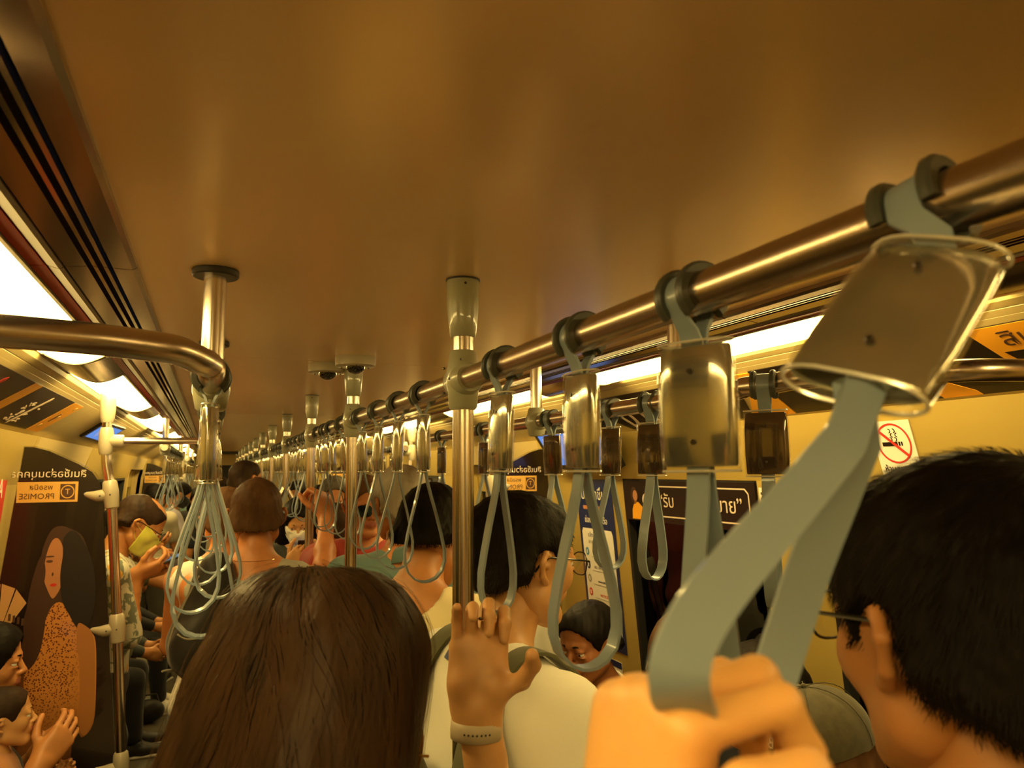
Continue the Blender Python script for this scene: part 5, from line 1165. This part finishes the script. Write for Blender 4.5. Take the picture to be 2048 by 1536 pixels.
# --- slanted advert cards: local x runs along the car away from the camera, local y from top edge to bottom edge
def slant(s):
    a = Vector((-.4405, 0, 2.0065)); b = Vector((-.622, 0, 1.886))
    if s > 0: a.x = mx(a.x); b.x = mx(b.x)
    d = (b-a).normalized(); L = (b-a).length; y = Vector((0, 1, 0)); n = y.cross(d)
    if n.z > 0: n = -n
    M = Matrix((y, d, n)).transposed().to_4x4(); M.translation = a; return M, L
for s in (-1, 1):
    M, L = slant(s); sd = 'left' if s < 0 else 'right'
    if s < 0:
        ad = tag(empty('advert_panel', (0, 0, 0)), 'black and orange slanted advert above the left bench', 'advert')
        flat('card', rect(.35, .015, 3.145, L*.855), Ink_k, ad, M, .001, .002)
        for (y0, y1) in ((2.96, 3.142), (2.335, 2.425), (1.5, 1.62), (.8, .9)): flat('orange_band', rect(y0, .016, y1, L*.853), Ink_o, ad, M, .0031)
        for (y0, c_) in ((2.66, 0), (2.10, 1), (1.3, 0)):
            flat('light_streak', [(y0+.020, L*.15), (y0+.034, L*.20), (y0+.012, L*.78), (y0, L*.83), (y0-.008, L*.78), (y0+.010, L*.20)], Ink_w if not c_ else Ink_r, ad, M, .0031)
        rs = np.random.RandomState(4)
        for k in range(26):
            yy = 2.66+rs.choice([-1, 1])*rs.uniform(.03, .085); t = rs.uniform(.30, .78)*L; flat('curl', blob(yy, t, .014, .0035, 10, rot=rs.uniform(-.4, .4)), Ink_w, ad, M, .0031)
        flat('small_print', rect(3.03, L*.36, 3.045, L*.58), Ink_d, ad, M, .0040)
        for (yy, t) in ((3.10, .18), (3.07, .45), (3.02, .70)): flat('small_print', blob(yy, L*t, .018, .010, 9), Ink_y, ad, M, .0040)
    else:
        ad = tag(empty('advert_panel', (0, 0, 0)), 'slanted black advert with large pale letters beside the blue screen, right', 'advert')
        flat('card', [(1.60, .015), (2.46, .015), (2.46, L*.45), (2.35, L*.93), (1.70, L*.93)], Ink_k, ad, M, .001, .002)
        flat('orange_corner', [(1.535, L*.93), (1.70, L*.93), (1.61, L*.45), (1.600, .02), (1.535, .02)], Ink_o, ad, M, .0012, .0022)
        text('large_letters', 'ง่ายเลย', .20, T2(M, 2.05, L*.60, .0034, math.pi), Ink_w, ad)
        ad2 = tag(empty('advert_panel', (0, 0, 0)), 'orange and black slanted advert with Thai heading above the right foreground man', 'advert')
        flat('card', rect(-.6, .015, 1.53, L*.93), Ink_k, ad2, M, .001, .002)
        flat('orange_field', [(-.1, .016), (.935, .016), (.905, L*.60), (.90, L*.93), (-.1, L*.93)], Ink_o, ad2, M, .0031)
        flat('orange_corner', [(1.10, L*.925), (1.105, L*.86), (1.06, L*.70), (1.02, L*.86), (1.015, L*.925)], Ink_o, ad2, M, .0031)
        text('heading', 'สินเชื่อ', .056, T2(M, .815, L*.25, .0044, math.pi), Ink_d, ad2)
        flat('emblem', [(.90, L*.40), (.78, L*.40), (.80, L*.72), (.87, L*.72)], Ink_k, ad2, M, .0040)
        for k in range(7): flat('emblem_ray', blob(.835+.018*math.cos(k*.45), L*.56+.018*math.sin(k*.45)-.01, .016, .0028, 8, rot=k*.45), Ink_y, ad2, M, .0050)
# --- ceiling screens
def tv(label, corners, t):
    r = tag(empty('ceiling_screen', (0, 0, 0)), label, 'screen'); a, b, c, d = [Vector(q) for q in corners]; n = (b-a).cross(d-a).normalized()
    if n.dot(Vector((0, 0, 1.5))-a) < 0 and n.dot(Vector((XC, a.y, 1.2))-a) < 0: n = -n
    v = [a, b, c, d]; back = [p-n*t for p in v]; MB().add(v+back, [(0, 1, 2, 3), (7, 6, 5, 4)]+[(i, (i+1) % 4, (i+1) % 4+4, i+4) for i in range(4)]).build('housing', M_black, r, bevel=.004)
    g = lambda u, w: a.lerp(b, u).lerp(d.lerp(c, u), w)+n*.0012
    MB().add([g(.06, .12), g(.94, .12), g(.94, .88), g(.06, .88)], [(0, 1, 2, 3)]).build('screen', M_screen, r)
    w_ = MB().add([g(.10, .2)+n*.001, g(.55, .16)+n*.001, g(.30, .8)+n*.001], [(0, 1, 2)]); w_.build('picture_shape', M_screen2, r)
    return r
M_screen2, _e5 = emis('screen_pale', (.40, .45, .80), .8)
M, L = slant(-1)
tv('glowing blue screen in black frame above the left doorway', [M @ Vector(p) for p in ((3.83, L*.13, .012), (4.55, L*.05, .012), (4.60, L*.72, .012), (3.87, L*.70, .012))], .012)
tv('blue screen in black housing above the right wall poster', [(1.312, 3.02, 1.915), (1.312, 2.40, 1.915), (1.412, 2.42, 1.748), (1.412, 3.00, 1.748)], .028)
# --- glass partitions with printed film seen from behind (mirror writing)
def partition(label, s, y, big):
    r = tag(empty('glass_partition', (0, y, 0)), label, 'partition')
    xo = lambda z: wx(s, z)+.004*s*-1
    xi0 = -.352 if s < 0 else mx(-.352)
    def xi(z): return xi0+(.0 if z > 1.7 else (1.7-z)*.085)*(1 if s < 0 else -1)*1.0
    sg = 1 if s < 0 else -1
    out = [(xo(.12), .12), (xi(.12)+0, .12), (xi(.8), .8), (xi(1.3), 1.3), (xi0+.0*sg, 1.68), (xi0-.010*sg, 1.72), (xi0-.035*sg, 1.758), (xi0-.08*sg, 1.787), (xi0-.17*sg, 1.832), (xi0-.215*sg, 1.845), (xo(1.84), 1.846)]
    MB().prism(out, .010).build('glass', M_tint, r)
    film = [(xo(z)+.0 if i in (0, len(out)-1) else x-.004*sg, z-(.004 if z > 1.5 else 0)) for i, (x, z) in enumerate(out)]
    Mf = Matrix.Translation((0, -.0052, 0)) @ Matrix.Rotation(math.pi/2, 4, 'X')
    MB().prism(film, .0006, Matrix.Translation((0, -.0056, 0))).build('film', M_film, r)
    # design laid out in panel coordinates u 0..1 from the wall to the free edge, seen from the seats
    w = .285; x0 = (-.637 if s < 0 else 1.459-w)
    X = lambda u: x0+w*u
    def rnd_(P):
        if len(P) < 7: return P
        Q = []; n = len(P)
        for i in range(n):
            p0, p1, p2, p3 = [Vector(P[(i+k) % n]) for k in (-1, 0, 1, 2)]
            for t in (0, .25, .5, .75): Q.append(tuple(.5*((2*p1)+(-p0+p2)*t+(2*p0-5*p1+4*p2-p3)*t*t+(-p0+3*p1-3*p2+p3)*t**3)))
        return Q
    F_ = lambda name, pts, m, z=.0064: flat(name, [(X(u), v) for u, v in rnd_(pts)], m, r, Mf, z-.0052, .0004)
    Mt = lambda u, v, z=.0072: Mf @ Matrix.Translation((X(u), v, z-.0052)) @ Matrix.Scale(-1, 4, (1, 0, 0))
    text('heading', 'สินเชื่อส่วนบุคคล', .0345, Mt(.40, 1.748), Ink_w, r)
    F_('label_field', rect(.08, 1.652, .72, 1.722), Ink_y)
    F_('emblem', rect(.53, 1.660, .69, 1.714), Ink_d, .0070)
    ring('emblem_ring', X(.61), 1.687, .021, .023, .15, Ink_y, r, Mf, .0024)
    text('emblem_letter', 'T', .026, Mt(.61, 1.687, .0078), Ink_y, r)
    text('thai_name', 'พรอมิส', .024, Mt(.33, 1.703, .0072), Ink_d, r)
    text('latin_name', 'PROMISE', .027, Mt(.29, 1.672, .0072), Ink_d, r)
    if big:
        F_('hair_shape', [(.26, 1.20), (.24, 1.27), (.30, 1.34), (.35, 1.42), (.39, 1.50), (.46, 1.555), (.55, 1.57), (.66, 1.56), (.80, 1.53), (.90, 1.44), (.94, 1.36), (.90, 1.26), (.80, 1.22), (.60, 1.25), (.50, 1.20), (.38, 1.15)], Ink_h, .0064)
        F_('face_shape', [(.41, 1.43), (.44, 1.49), (.49, 1.525), (.55, 1.525), (.60, 1.49), (.61, 1.44), (.60, 1.37), (.55, 1.335), (.51, 1.328), (.455, 1.36), (.42, 1.39)], Ink_f, .0068)
        F_('dress_shape', [(.30, 1.13), (.45, 1.25), (.52, 1.30), (.62, 1.31), (.80, 1.25), (.93, 1.21), (1.0, 1.17), (1.03, 1.02), (1.02, .90), (.90, .86), (.83, .92), (.80, .75), (.82, .62), (.80, .50), (.50, .46), (.22, .50), (.14, .62), (.17, .80), (.13, .98), (.18, 1.08)], Ink_leo, .0070)
        F_('hair_lock', [(.24, 1.20), (.28, 1.36), (.37, 1.47), (.43, 1.42), (.41, 1.33), (.46, 1.26), (.42, 1.15), (.32, 1.10), (.22, 1.12)], Ink_h, .0074)
        F_('hair_front', [(.60, 1.53), (.72, 1.55), (.90, 1.46), (.97, 1.34), (.93, 1.24), (.82, 1.215), (.70, 1.27), (.62, 1.32), (.585, 1.40), (.60, 1.47)], Ink_h2, .0074)
        F_('arm_shape', [(.80, 1.235), (.88, 1.228), (.96, 1.20), (1.0, 1.13), (1.02, 1.0), (1.0, .90), (.93, .865), (.87, .90), (.86, 1.0), (.84, 1.10), (.80, 1.17)], Ink_arm, .0078)
        F_('arm_shape', [(.14, .98), (.18, 1.07), (.26, 1.12), (.28, 1.02), (.26, .88), (.24, .72), (.17, .66), (.13, .80)], Ink_arm2, .0078)
        F_('eye_shape', blob(.465, 1.452, .035, .004, 10), Ink_d, .0078); F_('brow_shape', blob(.47, 1.468, .045, .0025, 10), Ink_d, .0078); F_('mouth_shape', blob(.52, 1.372, .035, .005, 10), Ink_r, .0078); F_('nose_shape', blob(.505, 1.408, .010, .006, 8), Ink_d, .0078)
        for k in range(4):
            a0 = math.radians(42+24*k); F_('paper_fan', [(-.02+.05*math.cos(a0)/w*.3, 1.18+.05*math.sin(a0)), (-.02+.17*math.cos(a0)/w*.62, 1.18+.205*math.sin(a0)), (-.02+.17*math.cos(a0+.38)/w*.62, 1.18+.205*math.sin(a0+.38)), (-.02+.05*math.cos(a0+.38)/w*.3, 1.18+.05*math.sin(a0+.38))], Ink_fan, .0064+.0003*(k % 2))
        for k in range(4): F_('fan_mark', rect(.08+.045*k, 1.262-.006*k, .105+.045*k, 1.285-.006*k), Ink_d, .0074)
        F_('hand_shape', [(0, 1.18), (.06, 1.20), (.09, 1.15), (.05, 1.02), (0, .98)], Ink_s, .0078)
    return r
Ink_arm = mat('print_arm', (.40, .165, .045), .4); Ink_arm2 = mat('print_arm_dark', (.15, .055, .018), .4)
Ink_h = mat('print_hair', (.050, .022, .014), .4); Ink_h2 = mat('print_hair_dark', (.012, .008, .008), .4); Ink_f = mat('print_face', (.42, .19, .085), .4); Ink_fan = mat('print_fan', (.52, .30, .12), .4)
M_film = mat('printed_film', (.013, .007, .005), .25, coat=.4)
M_tint = clear('partition_glass', (.9, .9, .88), .1)
def leopard():
    m = mat('print_leopard', (.50, .20, .045), .35, coat=.3); nt = m.node_tree; b = nt.nodes['Principled BSDF']; L = nt.links.new
    tc = nt.nodes.new('ShaderNodeTexCoord'); v = nt.nodes.new('ShaderNodeTexVoronoi'); v.inputs['Scale'].default_value = 150; L(tc.outputs['Object'], v.inputs['Vector'])
    r = nt.nodes.new('ShaderNodeMapRange'); r.inputs['From Min'].default_value = .42; r.inputs['From Max'].default_value = .34; L(v.outputs['Distance'], r.inputs[0])
    sx = nt.nodes.new('ShaderNodeSeparateXYZ'); L(tc.outputs['Object'], sx.inputs[0]); g = nt.nodes.new('ShaderNodeMapRange'); g.inputs['From Min'].default_value = .80; g.inputs['From Max'].default_value = 1.02; L(sx.outputs['Z'], g.inputs[0])
    e = nt.nodes.new('ShaderNodeMapRange'); e.inputs['From Min'].default_value = -.385; e.inputs['From Max'].default_value = -.43; L(sx.outputs['X'], e.inputs[0])
    mu = nt.nodes.new('ShaderNodeMath'); mu.operation = 'MULTIPLY'; L(r.outputs[0], mu.inputs[0]); L(g.outputs[0], mu.inputs[1]); m2 = nt.nodes.new('ShaderNodeMath'); m2.operation = 'MULTIPLY'; L(mu.outputs[0], m2.inputs[0]); L(e.outputs[0], m2.inputs[1])
    x = nt.nodes.new('ShaderNodeMix'); x.data_type = 'RGBA'; x.inputs[7].default_value = (.10, .02, .012, 1); L(m2.outputs[0], x.inputs[0])
    y = nt.nodes.new('ShaderNodeMix'); y.data_type = 'RGBA'; y.inputs[6].default_value = (.16, .055, .016, 1); y.inputs[7].default_value = (.55, .23, .05, 1); L(g.outputs[0], y.inputs[0]); L(y.outputs[2], x.inputs[6]); L(x.outputs[2], b.inputs['Base Color']); return m
Ink_leo = leopard()
partition('dark glass partition with printed woman in leopard dress and mirrored lettering, left', -1, 3.0, True)
partition('dark glass partition with mirrored lettering beside the right wall poster', 1, 3.13, True)
for s in (-1, 1): partition('small dark printed partition far down the %s side' % ('left' if s < 0 else 'right'), s, 8.2, False)
# --- posters on the right wall: local x towards the camera (-y), local y up the wall
def wallM(s, y, z):
    a, b = Vector((wx(s, z), y, z)), Vector((wx(s, z+.1), y, z+.1)); up_ = (b-a).normalized(); x = Vector((0, -1 if s > 0 else 1, 0)); n = x.cross(up_)
    M = Matrix((x, up_, n)).transposed().to_4x4(); M.translation = a+n*.002; return M
M = wallM(1, 2.89, 1.03)
po = tag(empty('wall_poster', (0, 0, 0)), 'tall white notice with navy border and round contact icons on the right wall', 'poster')
flat('card', rect(0, 0, .30, .68), Ink_n, po, M, 0, .0016); flat('paper', [(.02, .045), (.280, .045), (.280, .455), (.27, .475), (.03, .475), (.02, .46)], Ink_p, po, M, .0016)
text('heading', 'ประชาชื่น', .060, T2(M, .145, .615, .0026), Ink_p, po); flat('orange_rule', rect(.05, .555, .22, .570), Ink_s, po, M, .0016)
text('subheading', 'ช่องทางติดต่อ', .034, T2(M, .15, .510, .0026), Ink_p, po); text('line', 'แจ้งข้อมูล', .026, T2(M, .12, .448, .0026), Ink_n, po); text('line', 'สอบถามเพิ่มเติม', .022, T2(M, .14, .420, .0026), Ink_g, po)
for k, (m_, tx) in enumerate(((Ink_b, 'LINE'), (Ink_n, 'ALL OFFICE NOTICE'), (Ink_g, 'www.info.co'), (Ink_r, 'NOTICES'), (Ink_n, 'CONTACT US, APP'))):
    z = .378-.056*k; flat('icon', blob(.052, z, .015, .017, 12), m_, po, M, .0026); flat('icon_mark', rect(.048, z-.008, .056, z+.008), Ink_p, po, M, .0036)
    flat('field_line', rect(.085, z-.021, .255, z-.0195), Ink_g, po, M, .0026); text('line', tx[:15], .0165, T2(M, .165, z-.006, .0026), Ink_n if k != 3 else Ink_r, po)
for x in (.165, .225): flat('store_badge', rect(x, .088, x+.042, .104), Ink_k, po, M, .0026)
text('line', 'ดาวน์โหลด', .020, T2(M, .085, .095, .0026), Ink_n, po)
M2 = wallM(1, 2.80, .86)
pn = tag(empty('wall_notice', (0, 0, 0)), 'small white notice with dark heading under the tall navy-bordered poster', 'notice'); flat('paper', rect(0, 0, .16, .13), Ink_p, pn, M2, 0, .0014); flat('heading_bar', rect(0, .105, .16, .13), Ink_n, pn, M2, .0016); text('line', 'โปรดระวัง', .024, T2(M2, .08, .075, .0026), Ink_n, pn); text('line', 'NOTICE', .018, T2(M2, .08, .04, .0026), Ink_k, pn)
# window advert strip along the top of the nearer right window
M = wallM(1, 2.492, 1.565)
wa_ = tag(empty('window_advert', (0, 0, 0)), 'black strip advert with woman in yellow and Thai speech bubble on right window top', 'advert')
flat('card', rect(0, -.005, .745, .142), Ink_k, wa_, M, -.0012, .0030)
flat('yellow_dress', [(.050, .0), (.055, .035), (.075, .065), (.10, .062), (.125, .045), (.15, .055), (.155, .03), (.145, .0)], Ink_o, wa_, M, .0020)
flat('face_shape', blob(.083, .086, .016, .020, 14), Ink_s, wa_, M, .0030); flat('hair_shape', blob(.074, .086, .024, .032, 14), Ink_h, wa_, M, .0020); flat('paper_fan', blob(.155, .072, .026, .024, 14, 0, math.pi*1.3), Ink_w, wa_, M, .0020)
P_ = [(.23, .018), (.70, .018), (.715, .030), (.715, .108), (.70, .122), (.24, .122), (.228, .108), (.228, .045)]
for i in range(len(P_)):
    a, b = Vector(P_[i]+(0,)), Vector(P_[(i+1) % len(P_)]+(0,))
    if i == len(P_)-1:
        a, b = Vector((.228, .045, 0)), Vector((.205, .012, 0)); 
    d = (b-a).normalized(); n_ = Vector((-d.y, d.x, 0))*.0022; flat('bubble_line', [tuple((a-n_).xy), tuple((b-n_).xy), tuple((b+n_).xy), tuple((a+n_).xy)], Ink_w, wa_, M, .0020)
a, b = Vector((.205, .012, 0)), Vector((.235, .018, 0)); flat('bubble_line', [(.205, .010), (.235, .016), (.235, .020), (.205, .014)], Ink_w, wa_, M, .0020)
text('slogan', '“รับ', .062, T2(M, .285, .070, .0032), Ink_w, wa_); text('slogan', 'สบาย”', .066, T2(M, .60, .068, .0032), Ink_w, wa_)
M = wallM(1, 1.735, 1.575)
sk = tag(empty('sticker', (0, 0, 0)), 'narrow white sticker with vertical marks between the right windows', 'sticker'); flat('paper', rect(.004, 0, .052, .118), Ink_p, sk, M, 0, .0010)
rs = np.random.RandomState(2)
for k in range(7): flat('mark', rect(.012, .008+k*.015, .012+rs.uniform(.01, .03), .015+k*.015), Ink_d, sk, M, .0012); flat('mark', rect(.032, .006+k*.015, .044, .010+k*.015), Ink_d, sk, M, .0012)
# no smoking sticker
a_, b_ = Vector((wx(1, 1.716)-.003, 1.290, 1.716)), Vector((wx(1, 1.872)-.003, 1.290, 1.872)); u_ = (b_-a_).normalized(); x_ = Vector((0, -1, 0)); M = Matrix((x_, u_, x_.cross(u_))).transposed().to_4x4(); M.translation = a_
ns = tag(empty('no_smoking_sticker', (0, 0, 0)), 'white no-smoking sticker with red ring on the right wall panel', 'sticker'); flat('paper', rect(0, 0, .105, .142), Ink_p, ns, M, -.001, .0022)
ring('red_ring', .0525, .090, .045, .047, .085, Ink_r, ns, M, .0016); flat('cigarette', rect(.022, .084, .062, .093), Ink_k, ns, M, .0014); flat('cigarette_tip', rect(.065, .084, .069, .093), Ink_k, ns, M, .0014); flat('cigarette_tip', rect(.072, .084, .075, .093), Ink_k, ns, M, .0014)
for dx in (0, .012):
    for k in range(3): ring('smoke_curl', .050+dx+(.004 if k % 2 else -.004), .099+k*.010, .0055, .0055, .35, Ink_k, ns, M, .0014, 10, (-1.5 if k % 2 == 0 else 1.6), (1.6 if k % 2 == 0 else 4.7))
a = math.radians(-43); flat('red_bar', [(.0525+.045*math.cos(a)+.003*math.sin(-a), .090+.045*math.sin(a)+.003*math.cos(a)), (.0525-.045*math.cos(a)+.003*math.sin(-a), .090-.045*math.sin(a)+.003*math.cos(a)), (.0525-.045*math.cos(a)-.003*math.sin(-a), .090-.045*math.sin(a)-.003*math.cos(a)), (.0525+.045*math.cos(a)-.003*math.sin(-a), .090+.045*math.sin(a)-.003*math.cos(a))], Ink_r, ns, M, .0024)
text('line', 'ห้ามสูบบุหรี่', .019, T2(M, .0525, .030, .0018), Ink_k, ns); text('line', 'No Smoking', .015, T2(M, .0525, .012, .0018), Ink_k, ns)
# red poster and white surround at far left, small sign by the far door
M = wallM(-1, 2.62, 1.30)
rp = tag(empty('red_poster', (0, 0, 0)), 'red wall poster cut off by the left edge above the seated woman', 'poster'); flat('card', rect(0, 0, .34, .50), Ink_r, rp, M, 0, .0016); text('lettering', 'A', .09, T2(M, .27, .40, .0024), Ink_p, rp)
M = wallM(1, 3.62, 1.72); fs = tag(empty('door_sign', (0, 0, 0)), 'small red and white door sign just left of the near pole', 'sign'); flat('paper', rect(0, -.20, .09, .06), Ink_p, fs, M, 0, .0016); flat('red_square', rect(.008, -.01, .082, .052), Ink_r, fs, M, .0016)
